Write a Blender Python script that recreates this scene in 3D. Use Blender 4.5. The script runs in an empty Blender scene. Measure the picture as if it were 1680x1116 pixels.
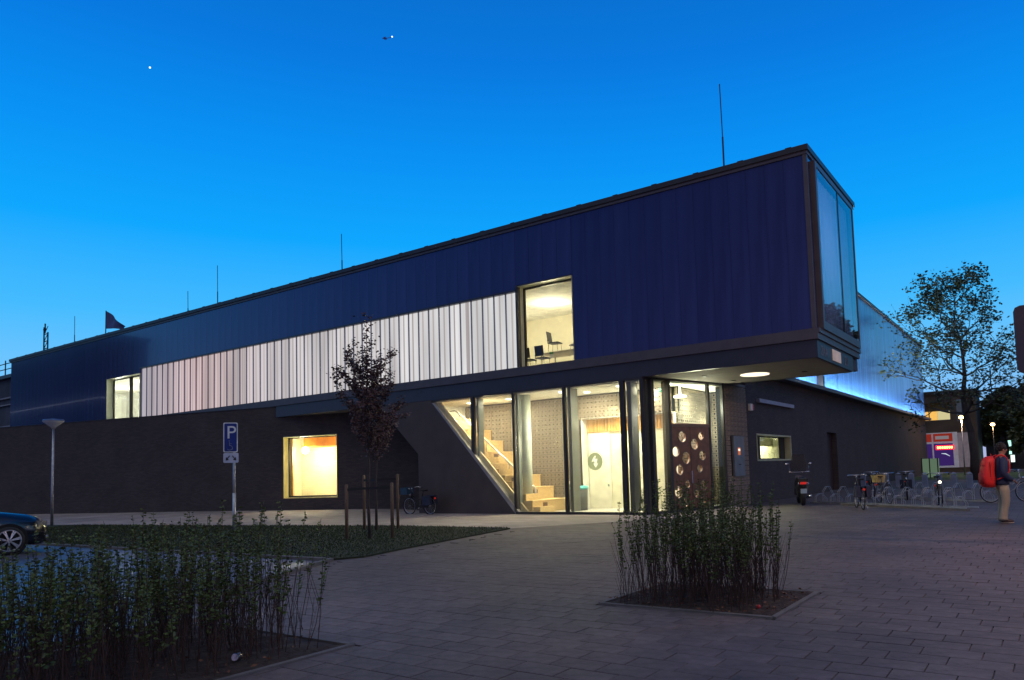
import bpy, math, random
from mathutils import Vector, Matrix
from mathutils.geometry import tessellate_polygon
random.seed(7)
R = math.radians
scn = bpy.context.scene
col = scn.collection

# ------------------------------------------------------------------ camera
cam = bpy.data.cameras.new('camera'); camo = bpy.data.objects.new('camera', cam); col.objects.link(camo)
def cam_basis(yaw, pitch, roll):
    f = Vector((math.sin(yaw)*math.cos(pitch), math.cos(yaw)*math.cos(pitch), math.sin(pitch)))
    r = Vector((math.cos(yaw), -math.sin(yaw), 0)); u = r.cross(f)
    return r*math.cos(roll)+u*math.sin(roll), -r*math.sin(roll)+u*math.cos(roll), f
cr, cu, cf = cam_basis(-0.574382, 0.0682768, -0.0335045)
M3 = Matrix((cr, cu, -cf)).transposed()
camo.matrix_world = Matrix.Translation((0, 0, 1.5)) @ M3.to_4x4()
cam.sensor_width = 36; cam.lens = 36*1188.93/1680
cam.shift_x = -(954.70-840)/1680; cam.shift_y = (690.39-558)/1680
cam.clip_start = .1; cam.clip_end = 3000
scn.camera = camo

# ------------------------------------------------------------------ sky
SKY = 1.0
w = bpy.data.worlds.new('World'); scn.world = w; w.use_nodes = True
nt = w.node_tree; nt.nodes.clear()
def N(t, **k):
    n = nt.nodes.new(t)
    for a, b in k.items(): setattr(n, a, b)
    return n
L = lambda a, b: nt.links.new(a, b)
tc = N('ShaderNodeTexCoord'); nrm = N('ShaderNodeVectorMath', operation='NORMALIZE'); L(tc.outputs['Generated'], nrm.inputs[0])
sep = N('ShaderNodeSeparateXYZ'); L(nrm.outputs[0], sep.inputs[0])
ramp = N('ShaderNodeValToRGB'); L(sep.outputs['Z'], ramp.inputs[0])
stops = [(0.0, (.42, .47, .74)), (.03, (.37, .50, .83)), (.07, (.24, .52, .93)), (.12, (.18, .57, 1.0)), (.20, (.060, .50, 1.0)), (.30, (.004, .385, 1.0)),
         (.40, (.002, .28, .90)), (.50, (.002, .19, .74)), (.75, (.003, .085, .34)), (1.0, (.003, .05, .21))]
cr_ = ramp.color_ramp
while len(cr_.elements) < len(stops): cr_.elements.new(.5)
for e, (p, c) in zip(cr_.elements, stops): e.position = p; e.color = (*c, 1)
dot = N('ShaderNodeVectorMath', operation='DOT_PRODUCT'); L(nrm.outputs[0], dot.inputs[0]); dot.inputs[1].default_value = (-.45, .893, 0)
mr = N('ShaderNodeMapRange', interpolation_type='SMOOTHSTEP'); L(dot.outputs['Value'], mr.inputs[0])
for i, v in ((1, -.75), (2, .5), (3, 0), (4, 1.0)): mr.inputs[i].default_value = v
ramp2 = N('ShaderNodeValToRGB'); L(sep.outputs['Z'], ramp2.inputs[0])
for e, (p, c) in zip([ramp2.color_ramp.elements[0], ramp2.color_ramp.elements[1], ramp2.color_ramp.elements.new(.35)], ((0, (.17, .15, .33)), (.99, (.015, .045, .19)), (.35, (.036, .068, .235)))): e.position = p; e.color = (*c, 1)
mul = N('ShaderNodeMix', data_type='RGBA'); L(mr.outputs[0], mul.inputs[0]); L(ramp2.outputs[0], mul.inputs[6]); L(ramp.outputs[0], mul.inputs[7])
bg = N('ShaderNodeBackground'); L(mul.outputs[2], bg.inputs[0]); bg.inputs[1].default_value = SKY
nis = N('ShaderNodeTexSky', sky_type='NISHITA'); nis.sun_disc = False; nis.sun_elevation = R(-3); nis.sun_rotation = R(-30)
bg2 = N('ShaderNodeBackground'); L(nis.outputs[0], bg2.inputs[0]); bg2.inputs[1].default_value = .01
ad = N('ShaderNodeAddShader'); L(bg.outputs[0], ad.inputs[0]); L(bg2.outputs[0], ad.inputs[1])
wo = N('ShaderNodeOutputWorld'); L(ad.outputs[0], wo.inputs[0])
sl = bpy.data.lights.new('dusk_sun', 'SUN'); sl.energy = .02; sl.angle = R(20); sl.color = (1, .8, .7)
so = bpy.data.objects.new('dusk_sun', sl); so.rotation_euler = (R(80), 0, R(30)); col.objects.link(so)
scn.view_settings.view_transform = 'Standard'; scn.view_settings.look = 'None'
scn.view_settings.exposure = 0; scn.view_settings.gamma = 1; scn.view_settings.use_curve_mapping = False

def light(kind, loc, energy, color=(1, .8, .55), size=.3, rot=(0, 0, 0), spot=None, sy=None):
    l = bpy.data.lights.new('lamp_and_fill_light', kind); l.energy = energy; l.color = color
    if kind == 'AREA':
        l.size = size
        if sy: l.shape = 'RECTANGLE'; l.size_y = sy
        else: l.shape = 'DISK'
    else: l.shadow_soft_size = size
    if spot: l.spot_size = spot; l.spot_blend = .6
    o = bpy.data.objects.new('lamp_and_fill_light', l); o.location = loc; o.rotation_euler = rot; col.objects.link(o)
    return o

# ------------------------------------------------------------------ materials
MATS = {}
def mat(name, color, rough=.6, metal=0, emit=None, es=1, var=0, vscale=3, bump=0, bscale=40, spec=.5, color2=None, stretch=None, coat=0):
    if name in MATS: return MATS[name]
    m = bpy.data.materials.new(name); m.use_nodes = True; t = m.node_tree; b = t.nodes['Principled BSDF']
    b.inputs['Base Color'].default_value = (*color, 1); b.inputs['Roughness'].default_value = rough
    b.inputs['Metallic'].default_value = metal; b.inputs['Specular IOR Level'].default_value = spec
    b.inputs['Coat Weight'].default_value = coat
    co = t.nodes.new('ShaderNodeTexCoord'); mp = t.nodes.new('ShaderNodeMapping'); t.links.new(co.outputs['Object'], mp.inputs[0])
    if stretch: mp.inputs['Scale'].default_value = stretch
    nz = t.nodes.new('ShaderNodeTexNoise'); nz.inputs['Scale'].default_value = vscale; nz.inputs['Detail'].default_value = 5
    t.links.new(mp.outputs[0], nz.inputs[0])
    v = var or .12
    c2 = color2 or tuple(min(1, c*(1+v*1.6)) for c in color); c1 = color if color2 else tuple(c*(1-v) for c in color)
    mx = t.nodes.new('ShaderNodeMix'); mx.data_type = 'RGBA'
    mx.inputs[6].default_value = (*c1, 1); mx.inputs[7].default_value = (*c2, 1)
    mrr = t.nodes.new('ShaderNodeMapRange'); mrr.inputs[1].default_value = .3; mrr.inputs[2].default_value = .7
    t.links.new(nz.outputs[0], mrr.inputs[0]); t.links.new(mrr.outputs[0], mx.inputs[0]); t.links.new(mx.outputs[2], b.inputs['Base Color'])
    if bump:
        n2 = t.nodes.new('ShaderNodeTexNoise'); n2.inputs['Scale'].default_value = bscale; n2.inputs['Detail'].default_value = 6
        t.links.new(mp.outputs[0], n2.inputs[0])
        bp = t.nodes.new('ShaderNodeBump'); bp.inputs['Strength'].default_value = bump; bp.inputs['Distance'].default_value = .02
        t.links.new(n2.outputs[0], bp.inputs['Height']); t.links.new(bp.outputs[0], b.inputs['Normal'])
    if emit:
        b.inputs['Emission Color'].default_value = (*emit, 1); b.inputs['Emission Strength'].default_value = es
    MATS[name] = m; return m

def randomise(m, amt=.25, hue=False):
    """per-object brightness variation on the base colour"""
    t = m.node_tree; b = t.nodes['Principled BSDF']; src = b.inputs['Base Color'].links[0].from_socket
    oi = t.nodes.new('ShaderNodeObjectInfo'); r = t.nodes.new('ShaderNodeMapRange'); r.inputs[3].default_value = 1-amt; r.inputs[4].default_value = 1+amt
    t.links.new(oi.outputs['Random'], r.inputs[0])
    s = t.nodes.new('ShaderNodeVectorMath'); s.operation = 'SCALE'; t.links.new(src, s.inputs[0]); t.links.new(r.outputs[0], s.inputs['Scale'])
    t.links.new(s.outputs[0], b.inputs['Base Color'])

def world_noise(m, scale, lo, hi):
    t = m.node_tree; b = t.nodes['Principled BSDF']; src = b.inputs['Base Color'].links[0].from_socket
    ge = t.nodes.new('ShaderNodeNewGeometry'); nz = t.nodes.new('ShaderNodeTexNoise'); nz.inputs['Scale'].default_value = scale; nz.inputs['Detail'].default_value = 5
    t.links.new(ge.outputs['Position'], nz.inputs[0])
    r = t.nodes.new('ShaderNodeMapRange'); r.inputs[1].default_value = .3; r.inputs[2].default_value = .7; r.inputs[3].default_value = lo; r.inputs[4].default_value = hi; t.links.new(nz.outputs[0], r.inputs[0])
    s = t.nodes.new('ShaderNodeVectorMath'); s.operation = 'SCALE'; t.links.new(src, s.inputs[0]); t.links.new(r.outputs[0], s.inputs['Scale']); t.links.new(s.outputs[0], b.inputs['Base Color'])

def glass_mat(name, frit=0, cxy=(1, 0), tint=(.92, .97, .94), ior=1.5, rough=.0, pitch=.056, base=0, fritcol=(.30, .30, .27)):
    m = bpy.data.materials.new(name); m.use_nodes = True; t = m.node_tree; t.nodes.clear()
    k = lambda a, b: t.links.new(a, b)
    tr = t.nodes.new('ShaderNodeBsdfTransparent'); tr.inputs[0].default_value = (*tint, 1)
    gl = t.nodes.new('ShaderNodeBsdfGlossy'); gl.inputs['Roughness'].default_value = rough
    fr = t.nodes.new('ShaderNodeFresnel'); ge = t.nodes.new('ShaderNodeNewGeometry'); im = t.nodes.new('ShaderNodeMapRange')
    im.inputs[3].default_value = ior; im.inputs[4].default_value = 1/ior; k(ge.outputs['Backfacing'], im.inputs[0]); k(im.outputs[0], fr.inputs[0])
    mx = t.nodes.new('ShaderNodeMixShader')
    if base:
        ma = t.nodes.new('ShaderNodeMath'); ma.operation = 'MAXIMUM'; ma.inputs[1].default_value = base; k(fr.outputs[0], ma.inputs[0]); k(ma.outputs[0], mx.inputs[0])
    else: k(fr.outputs[0], mx.inputs[0])
    k(tr.outputs[0], mx.inputs[1]); k(gl.outputs[0], mx.inputs[2]); last = mx
    if frit:
        tcn = t.nodes.new('ShaderNodeTexCoord'); sp = t.nodes.new('ShaderNodeSeparateXYZ'); k(tcn.outputs['Object'], sp.inputs[0])
        def mth(op, a, b=None):
            n = t.nodes.new('ShaderNodeMath'); n.operation = op
            for i, v in enumerate((a, b)):
                if v is None: continue
                if isinstance(v, (int, float)): n.inputs[i].default_value = v
                else: k(v, n.inputs[i])
            return n.outputs[0]
        s = mth('ADD', mth('MULTIPLY', sp.outputs[0], cxy[0]), mth('MULTIPLY', sp.outputs[1], cxy[1])); q = 2*math.pi/pitch/1.0
        a = mth('COSINE', mth('MULTIPLY', s, q/1)); bz = mth('COSINE', mth('MULTIPLY', sp.outputs[2], q/1))
        dots = mth('GREATER_THAN', mth('MULTIPLY', a, bz), frit)
        df = t.nodes.new('ShaderNodeBsdfDiffuse'); df.inputs[0].default_value = (*fritcol, 1)
        tl = t.nodes.new('ShaderNodeBsdfTranslucent'); tl.inputs[0].default_value = (*fritcol, 1)
        m1 = t.nodes.new('ShaderNodeMixShader'); m1.inputs[0].default_value = .4; k(df.outputs[0], m1.inputs[1]); k(tl.outputs[0], m1.inputs[2])
        m2 = t.nodes.new('ShaderNodeMixShader'); k(dots, m2.inputs[0]); k(last.outputs[0], m2.inputs[1]); k(m1.outputs[0], m2.inputs[2]); last = m2
    o = t.nodes.new('ShaderNodeOutputMaterial'); k(last.outputs[0], o.inputs[0])
    MATS[name] = m; return m

def emis(name, color, s, var=0, vs=2):
    if name in MATS: return MATS[name]
    m = bpy.data.materials.new(name); m.use_nodes = True; t = m.node_tree; t.nodes.clear()
    e = t.nodes.new('ShaderNodeEmission'); e.inputs[0].default_value = (*color, 1); e.inputs[1].default_value = s
    o = t.nodes.new('ShaderNodeOutputMaterial'); t.links.new(e.outputs[0], o.inputs[0])
    if var:
        oi = t.nodes.new('ShaderNodeObjectInfo'); r = t.nodes.new('ShaderNodeMapRange')
        r.inputs[3].default_value = s*(1-var); r.inputs[4].default_value = s*(1+var)
        t.links.new(oi.outputs['Random'], r.inputs[0]); t.links.new(r.outputs[0], e.inputs[1])
    MATS[name] = m; return m

def brick_mat(name, c1, c2, mortar, bw=.24, bh=.06, rough=.85, rot=None, uv='xz'):
    if name in MATS: return MATS[name]
    m = bpy.data.materials.new(name); m.use_nodes = True; t = m.node_tree; b = t.nodes['Principled BSDF']; k = t.links.new
    tcn = t.nodes.new('ShaderNodeTexCoord'); sp = t.nodes.new('ShaderNodeSeparateXYZ'); k(tcn.outputs['Object'], sp.inputs[0])
    cb = t.nodes.new('ShaderNodeCombineXYZ')
    k(sp.outputs[0 if uv == 'xz' else 1], cb.inputs[0]); k(sp.outputs[2], cb.inputs[1])
    br = t.nodes.new('ShaderNodeTexBrick'); br.inputs['Scale'].default_value = 1; br.inputs['Brick Width'].default_value = bw
    br.inputs['Row Height'].default_value = bh; br.inputs['Mortar Size'].default_value = .006
    br.inputs['Color1'].default_value = (*c1, 1); br.inputs['Color2'].default_value = (*c2, 1); br.inputs['Mortar'].default_value = (*mortar, 1)
    k(cb.outputs[0], br.inputs[0])
    nz = t.nodes.new('ShaderNodeTexNoise'); nz.inputs['Scale'].default_value = .8; nz.inputs['Detail'].default_value = 6; k(tcn.outputs['Object'], nz.inputs[0])
    mrr = t.nodes.new('ShaderNodeMapRange'); mrr.inputs[3].default_value = .65; mrr.inputs[4].default_value = 1.35; k(nz.outputs[0], mrr.inputs[0])
    sc = t.nodes.new('ShaderNodeVectorMath'); sc.operation = 'SCALE'; k(br.outputs[0], sc.inputs[0]); k(mrr.outputs[0], sc.inputs['Scale'])
    k(sc.outputs[0], b.inputs['Base Color']); b.inputs['Roughness'].default_value = rough
    bp = t.nodes.new('ShaderNodeBump'); bp.inputs['Strength'].default_value = .5; bp.inputs['Distance'].default_value = .01; bp.invert = True
    k(br.outputs['Fac'], bp.inputs['Height']); k(bp.outputs[0], b.inputs['Normal'])
    MATS[name] = m; return m

DARK = mat('dark_metal', (.035, .034, .036), .45, .3)
BRONZE = mat('bronze_metal', (.095, .082, .085), .42, .3, var=.1)
NAVY = mat('navy_fascia', (.03, .032, .045), .35)
BLACK = mat('black_rubber', (.012, .012, .013), .6)
CHROME = mat('chrome', (.6, .6, .62), .18, 1)
GALV = mat('galvanised_steel', (.42, .43, .44), .42, .8, var=.15, vscale=12)
WHITE = mat('white_paint', (.78, .77, .72), .5)
CEIL = mat('ceiling_white', (.78, .76, .70), .8)
WOOD = mat('light_wood', (.60, .42, .19), .45, var=.18, vscale=4, stretch=(.6, 6, 6))
SLAT = mat('slat_wood', (.50, .27, .07), .5, var=.35, vscale=6, stretch=(7, 7, .4)); randomise(SLAT, .3)
DOORB = mat('brown_door', (.125, .052, .022), .4, var=.2, vscale=5)
SOFF = mat('soffit_render', (.24, .215, .195), .85, bump=.1, var=.06)
LOBBYF = mat('lobby_floor', (.52, .50, .46), .3, var=.06)
ORANGE = mat('orange_paint', (.85, .26, .02), .5)
BRKL = brick_mat('dark_brick', (.070, .054, .050), (.046, .037, .037), (.036, .030, .031))
BRKY = brick_mat('dark_brick_side', (.085, .064, .058), (.058, .045, .043), (.044, .036, .036), uv='yz')
PANELM = mat('brown_panel', (.066, .048, .040), .6, var=.12, vscale=1.5)
SOIL = mat('soil', (.035, .022, .016), .95, var=.4, vscale=12, bump=.8, bscale=30)

# ------------------------------------------------------------------ mesh helpers
class MB:
    def __init__(s): s.v = []; s.f = []; s.m = []; s.mi = 0
    def add(s, vs, fs):
        o = len(s.v); s.v += [tuple(p) for p in vs]; s.f += [tuple(i+o for i in f) for f in fs]; s.m += [s.mi]*len(fs); return s
    def box(s, x0, x1, y0, y1, z0, z1):
        return s.add([(x0,y0,z0),(x1,y0,z0),(x1,y1,z0),(x0,y1,z0),(x0,y0,z1),(x1,y0,z1),(x1,y1,z1),(x0,y1,z1)],
                     [(0,3,2,1),(4,5,6,7),(0,1,5,4),(1,2,6,5),(2,3,7,6),(3,0,4,7)])
    def obox(s, c, ax, ay, az):  # oriented box: centre + half axes
        c, ax, ay, az = map(Vector, (c, ax, ay, az)); vs = []
        for k in (-1, 1):
            for a, b in ((-1,-1),(1,-1),(1,1),(-1,1)): vs.append(c+ax*a+ay*b+az*k)
        return s.add(vs, [(0,3,2,1),(4,5,6,7),(0,1,5,4),(1,2,6,5),(2,3,7,6),(3,0,4,7)])
    def bar(s, a, b, w, h=None, up=(0,0,1)):
        a, b = Vector(a), Vector(b); d = (b-a).normalized(); u = Vector(up)
        if abs(d.dot(u)) > .98: u = Vector((1,0,0))
        r = d.cross(u).normalized(); u = r.cross(d)
        return s.obox((a+b)/2, (b-a)/2, r*w/2, u*(h or w)/2)
    def tube(s, pts, r, n=6, cap=True):
        pts = [Vector(p) for p in pts]; rr = r if isinstance(r, (list, tuple)) else [r]*len(pts); vs = []; fs = []
        pu = None
        for i, p in enumerate(pts):
            d = (pts[min(i+1, len(pts)-1)]-pts[max(i-1, 0)])
            d = d.normalized() if d.length > 1e-9 else Vector((0,0,1))
            u = pu if pu is not None else (Vector((0,0,1)) if abs(d.z) < .9 else Vector((1,0,0)))
            a = d.cross(u); a = a.normalized() if a.length > 1e-6 else d.orthogonal().normalized()
            b = d.cross(a); pu = -b if pu is None else (a.cross(d))
            for k in range(n):
                t = 2*math.pi*k/n; vs.append(p+(a*math.cos(t)+b*math.sin(t))*rr[i])
        for i in range(len(pts)-1):
            for k in range(n): fs.append((i*n+k, i*n+(k+1)%n, (i+1)*n+(k+1)%n, (i+1)*n+k))
        if cap: fs.append(tuple(range(n-1, -1, -1))); fs.append(tuple((len(pts)-1)*n+k for k in range(n)))
        return s.add(vs, fs)
    def ring(s, c, nrm, rad, r, seg=20, n=5, a0=0, a1=2*math.pi):
        c = Vector(c); nrm = Vector(nrm).normalized(); u = nrm.orthogonal().normalized(); v = nrm.cross(u); full = abs(a1-a0-2*math.pi) < 1e-6
        vs = []; fs = []; m = seg if full else seg+1
        for i in range(m):
            t = a0+(a1-a0)*i/seg; d = u*math.cos(t)+v*math.sin(t)
            for k in range(n):
                q = 2*math.pi*k/n; vs.append(c+d*(rad+r*math.cos(q))+nrm*r*math.sin(q))
        for i in range(seg):
            for k in range(n):
                j = (i+1) % m; fs.append((i*n+k, i*n+(k+1)%n, j*n+(k+1)%n, j*n+k))
        return s.add(vs, fs)
    def lathe(s, c, prof, n=16):
        vs = []; fs = []
        for r, z in prof:
            for k in range(n): t = 2*math.pi*k/n; vs.append((c[0]+r*math.cos(t), c[1]+r*math.sin(t), c[2]+z))
        for i in range(len(prof)-1):
            for k in range(n): fs.append((i*n+k, i*n+(k+1)%n, (i+1)*n+(k+1)%n, (i+1)*n+k))
        fs.append(tuple(range(n-1, -1, -1))); fs.append(tuple((len(prof)-1)*n+k for k in range(n)))
        return s.add(vs, fs)
    def ball(s, c, r, n=8, sz=(1,1,1)):
        vs = []; fs = []
        for i in range(n+1):
            p = math.pi*i/n
            for k in range(2*n):
                t = math.pi*k/n; vs.append((c[0]+r*sz[0]*math.sin(p)*math.cos(t), c[1]+r*sz[1]*math.sin(p)*math.sin(t), c[2]+r*sz[2]*math.cos(p)))
        m = 2*n
        for i in range(n):
            for k in range(m): fs.append((i*m+k, (i+1)*m+k, (i+1)*m+(k+1)%m, i*m+(k+1)%m))
        return s.add(vs, fs)
    def plate(s, outer, holes, o, u, v, nrm, th):
        """flat plate with holes: outline in (u,v), thickness th along nrm"""
        o, u, v, nrm = map(Vector, (o, u, v, nrm)); loops = [outer]+list(holes)
        tess = tessellate_polygon([[Vector((a, b, 0)) for a, b in lp] for lp in loops])
        flat = [p for lp in loops for p in lp]; n = len(flat)
        vs = [o+u*a+v*b for a, b in flat]+[o+u*a+v*b+nrm*th for a, b in flat]
        fs = [tuple(t) for t in tess]+[tuple(i+n for i in reversed(t)) for t in tess]
        k = 0
        for lp in loops:
            m = len(lp)
            for i in range(m): a, b = k+i, k+(i+1) % m; fs.append((a, b, b+n, a+n))
            k += m
        return s.add(vs, fs)
    def mesh(s, name, mats, smooth=False):
        me = bpy.data.meshes.new(name); me.from_pydata(s.v, [], s.f)
        for m in (mats if isinstance(mats, (list, tuple)) else [mats]): me.materials.append(m)
        if len(me.materials) > 1: me.polygons.foreach_set('material_index', s.m)
        if smooth: me.polygons.foreach_set('use_smooth', [True]*len(me.polygons))
        me.update(); return me
    def build(s, name, mats, parent=None, smooth=False, loc=None, **k):
        return obj(name, s.mesh(name, mats, smooth), parent, loc, **k)
def fixn(me):
    import bmesh
    b = bmesh.new(); b.from_mesh(me); bmesh.ops.recalc_face_normals(b, faces=b.faces); b.to_mesh(me); b.free()
def obj(name, me, parent=None, loc=None, rot=None, scale=None, **k):
    o = bpy.data.objects.new(name, me); col.objects.link(o)
    if parent: o.parent = parent
    if loc: o.location = loc
    if rot: o.rotation_euler = rot
    if scale: o.scale = scale
    for a, b in k.items(): o[a] = b
    return o
def thing(name, label, cat, loc=(0,0,0), rz=0, group=None):
    o = bpy.data.objects.new(name, None); col.objects.link(o); o.location = loc; o.rotation_euler = (0, 0, rz); o.empty_display_size = .1
    o['label'] = label; o['category'] = cat
    if group: o['group'] = group
    return o
def tag(o, label, cat, group=None):
    o['label'] = label; o['category'] = cat
    if group: o['group'] = group
    return o
def dup(root, loc, rz=0, label=None, scale=None):
    r = root.copy(); col.objects.link(r); r.location = loc; r.rotation_euler = (0, 0, rz)
    if scale: r.scale = (scale,)*3
    if label: r['label'] = label
    kids = [o for o in list(bpy.data.objects) if o.parent == root]
    for ch in kids:
        c = ch.copy(); col.objects.link(c); c.parent = r
        for g in [o for o in list(bpy.data.objects) if o.parent == ch]:
            d = g.copy(); col.objects.link(d); d.parent = c
    return r
def circ(cx, cy, r, n=16, rx=None): return [(cx+(rx or r)*math.cos(-2*math.pi*i/n), cy+r*math.sin(-2*math.pi*i/n)) for i in range(n)]
def rect(a, b, c, d): return [(a, c), (b, c), (b, d), (a, d)]
def text_mesh(txt, size, m, name='lettering', ext=.004, spacing=1):
    c = bpy.data.curves.new('t', 'FONT'); c.body = txt; c.size = size; c.extrude = ext; c.space_character = spacing
    o = bpy.data.objects.new('t', c); col.objects.link(o)
    dg = bpy.context.evaluated_depsgraph_get(); dg.update()
    me = bpy.data.meshes.new_from_object(o.evaluated_get(dg)); bpy.data.objects.remove(o)
    me.name = name; me.materials.clear(); me.materials.append(m); return me

# ================================================================== GROUND
GB = mat('far_ground', (.05, .048, .045), .9, var=.3, vscale=.2, bump=.2)
g = MB(); g.add([(-900, -500, -.012), (900, -500, -.012), (900, 1500, -.012), (-900, 1500, -.012)], [(0,1,2,3)])
g.build('ground', GB, kind='structure')

def paving_mat(name, base, j=.012, bw=.42, bh=.25, rough=.75, amt=.3):
    m = bpy.data.materials.new(name); m.use_nodes = True; t = m.node_tree; b = t.nodes['Principled BSDF']; k = t.links.new
    tcn = t.nodes.new('ShaderNodeTexCoord'); br = t.nodes.new('ShaderNodeTexBrick')
    br.inputs['Scale'].default_value = 1; br.inputs['Brick Width'].default_value = bw; br.inputs['Row Height'].default_value = bh
    br.inputs['Mortar Size'].default_value = j; br.inputs['Mortar Smooth'].default_value = .3
    br.inputs['Color1'].default_value = (*[c*(1-amt) for c in base], 1); br.inputs['Color2'].default_value = (*[c*(1+amt) for c in base], 1)
    br.inputs['Mortar'].default_value = (*[c*.35 for c in base], 1); k(tcn.outputs['Object'], br.inputs[0])
    nz = t.nodes.new('ShaderNodeTexNoise'); nz.inputs['Scale'].default_value = .45; nz.inputs['Detail'].default_value = 7; k(tcn.outputs['Object'], nz.inputs[0])
    mrr = t.nodes.new('ShaderNodeMapRange'); mrr.inputs[1].default_value = .3; mrr.inputs[2].default_value = .7; mrr.inputs[3].default_value = .7; mrr.inputs[4].default_value = 1.3; k(nz.outputs[0], mrr.inputs[0])
    sc = t.nodes.new('ShaderNodeVectorMath'); sc.operation = 'SCALE'; k(br.outputs[0], sc.inputs[0]); k(mrr.outputs[0], sc.inputs['Scale'])
    k(sc.outputs[0], b.inputs['Base Color'])
    rr = t.nodes.new('ShaderNodeMapRange'); rr.inputs[3].default_value = rough-.2; rr.inputs[4].default_value = rough+.15; k(nz.outputs[0], rr.inputs[0]); k(rr.outputs[0], b.inputs['Roughness'])
    n2 = t.nodes.new('ShaderNodeTexNoise'); n2.inputs['Scale'].default_value = 30; k(tcn.outputs['Object'], n2.inputs[0])
    b1 = t.nodes.new('ShaderNodeBump'); b1.inputs['Strength'].default_value = .3; b1.inputs['Distance'].default_value = .01; k(n2.outputs[0], b1.inputs['Height'])
    bp = t.nodes.new('ShaderNodeBump'); bp.inputs['Strength'].default_value = .6; bp.inputs['Distance'].default_value = .01; bp.invert = True
    k(br.outputs['Fac'], bp.inputs['Height']); k(b1.outputs[0], bp.inputs['Normal']); k(bp.outputs[0], b.inputs['Normal'])
    return m
PCOL = (.098, .074, .070)
PAVE = paving_mat('plaza_paving', PCOL)
g = MB(); g.add([(-80, -12, -.004), (14, -12, -.004), (14, 120, -.004), (-80, 120, -.004)], [(0,1,2,3)])
plaza = g.build('plaza_pavement', PAVE, kind='structure')
SWK = paving_mat('sidewalk_paving', (.30, .25, .225), .008, .60, .30, amt=.12)
g = MB()
lo = [(-75, 6.5), (-60, 8.25), (-34.2, 12.95), (-22.9, 14.35), (-16.9, 15.35), (-12.4, 15.36), (-10.4, 18.2)]
hi = [(-75, 12, .16), (-60, 15, .16), (-36, 20.5, .15), (-26, 23, .13), (-20.5, 21.2, .02), (-15, 21.2, .006), (-8.6, 21.2, .006)]
g.add([(x, y, .004) for x, y in lo]+hi+[(-9.3, 26, .006), (-20, 26, .006)], [(i, i+1, i+8, i+7) for i in range(6)])
g.add([(-10.4, 18.2, .004), (-8.6, 21.2, .006), (-9.2, 25, .006), (-11, 25, .006), (-11, 21, .006)], [(0,1,2,3,4)])
sw_ = g.build('sidewalk', SWK, kind='structure'); fixn(sw_.data)
# real pavers near the camera
PV = mat('paver_stone', PCOL, .7, var=.22, vscale=9, bump=.35, bscale=35)
t = PV.node_tree; randomise(PV, .11); world_noise(PV, .35, .62, 1.38); world_noise(PV, 2.2, .85, 1.15)
bedR = (-4.33, -2.37, 6.95, 8.5); bedL = (-7.72, -5.35, .6, 4.38)
pv = MB(); wq, dq, hq, ch = .412/2, .244/2, .011, .003
vs = []
for z, s_ in ((-.004, 0), (hq-ch, 0), (hq, ch)):
    vs += [(-wq+s_, -dq+s_, z), (wq-s_, -dq+s_, z), (wq-s_, dq-s_, z), (-wq+s_, dq-s_, z)]
pv.add(vs, [(8,9,10,11)]+[(a, (a+1)%4, (a+1)%4+4, a+4) for a in range(4)]+[(a+4, (a+1)%4+4, (a+1)%4+8, a+8) for a in range(4)])
pvm = pv.mesh('paver', PV)
cells = []; clipped = []
row = 0; y = 3.0
while y < 15.2:
    off = [0, .21, .105, .31][row % 4]; x = -12.3+off
    while x < 3:
        cx, cy = x, y
        X0, X1, Y0, Y1 = cx-wq, cx+wq, cy-dq, cy+dq; cut = False
        for b in (bedR, bedL):
            e0, e1, e2, e3 = b[0]-.034, b[1]+.034, b[2]-.034, b[3]+.034
            if X1 > e0 and X0 < e1 and Y1 > e2 and Y0 < e3:
                opts = [(e0-X0, (X0, e0, Y0, Y1)), (X1-e1, (e1, X1, Y0, Y1)), (e2-Y0, (X0, X1, Y0, e2)), (Y1-e3, (X0, X1, e3, Y1))]
                opts = [(w_*((q[3]-q[2]) if k_ < 2 else (q[1]-q[0])), q) for k_, (w_, q) in enumerate(opts) if w_ > .02]
                cut = True
                if opts: X0, X1, Y0, Y1 = max(opts)[1]
                else: X1 = X0
        if X1-X0 > .02 and not (cy < 9.1 and cx-wq < -11.2+(8.7-cy)*.547 if cy > 4.9 else cx-wq < (-9.05 if cy > 4.62 else -7.84)) and not (cy > 8.6 and cx-wq < -11.0-max(0, cy-10.6)*.21-.05*0):
            vd = Vector((cx, cy, -1.5)); q = vd @ M3
            if -q.z > .5:
                sx = 954.7+1188.9*q.x/-q.z; sy = 690.4-1188.9*q.y/-q.z
                if -60 < sx < 1760 and sy < 1200:
                    if cut: clipped.append((X0, X1, Y0, Y1))
                    else: cells.append((vd.length, cx, cy))
        x += .42
    y += .25; row += 1
cells.sort()
far = MB()
for i, (d, cx, cy) in enumerate(cells):
    dz = random.uniform(-.0015, .0015); tx, ty = random.uniform(-.004, .004), random.uniform(-.007, .007)
    if i < 300:
        o = obj('paver', pvm, plaza, (cx, cy, dz)); o.rotation_euler = (ty, tx, 0)
    else:
        far.add([(a+cx, b+cy, c+dz+(a*tx+b*ty)) for a, b, c in pv.v], pv.f)
for X0, X1, Y0, Y1 in clipped: far.box(X0, X1, Y0, Y1, -.003, .0105)
far.build('paver_field', PV, plaza, kind='stuff')

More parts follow.
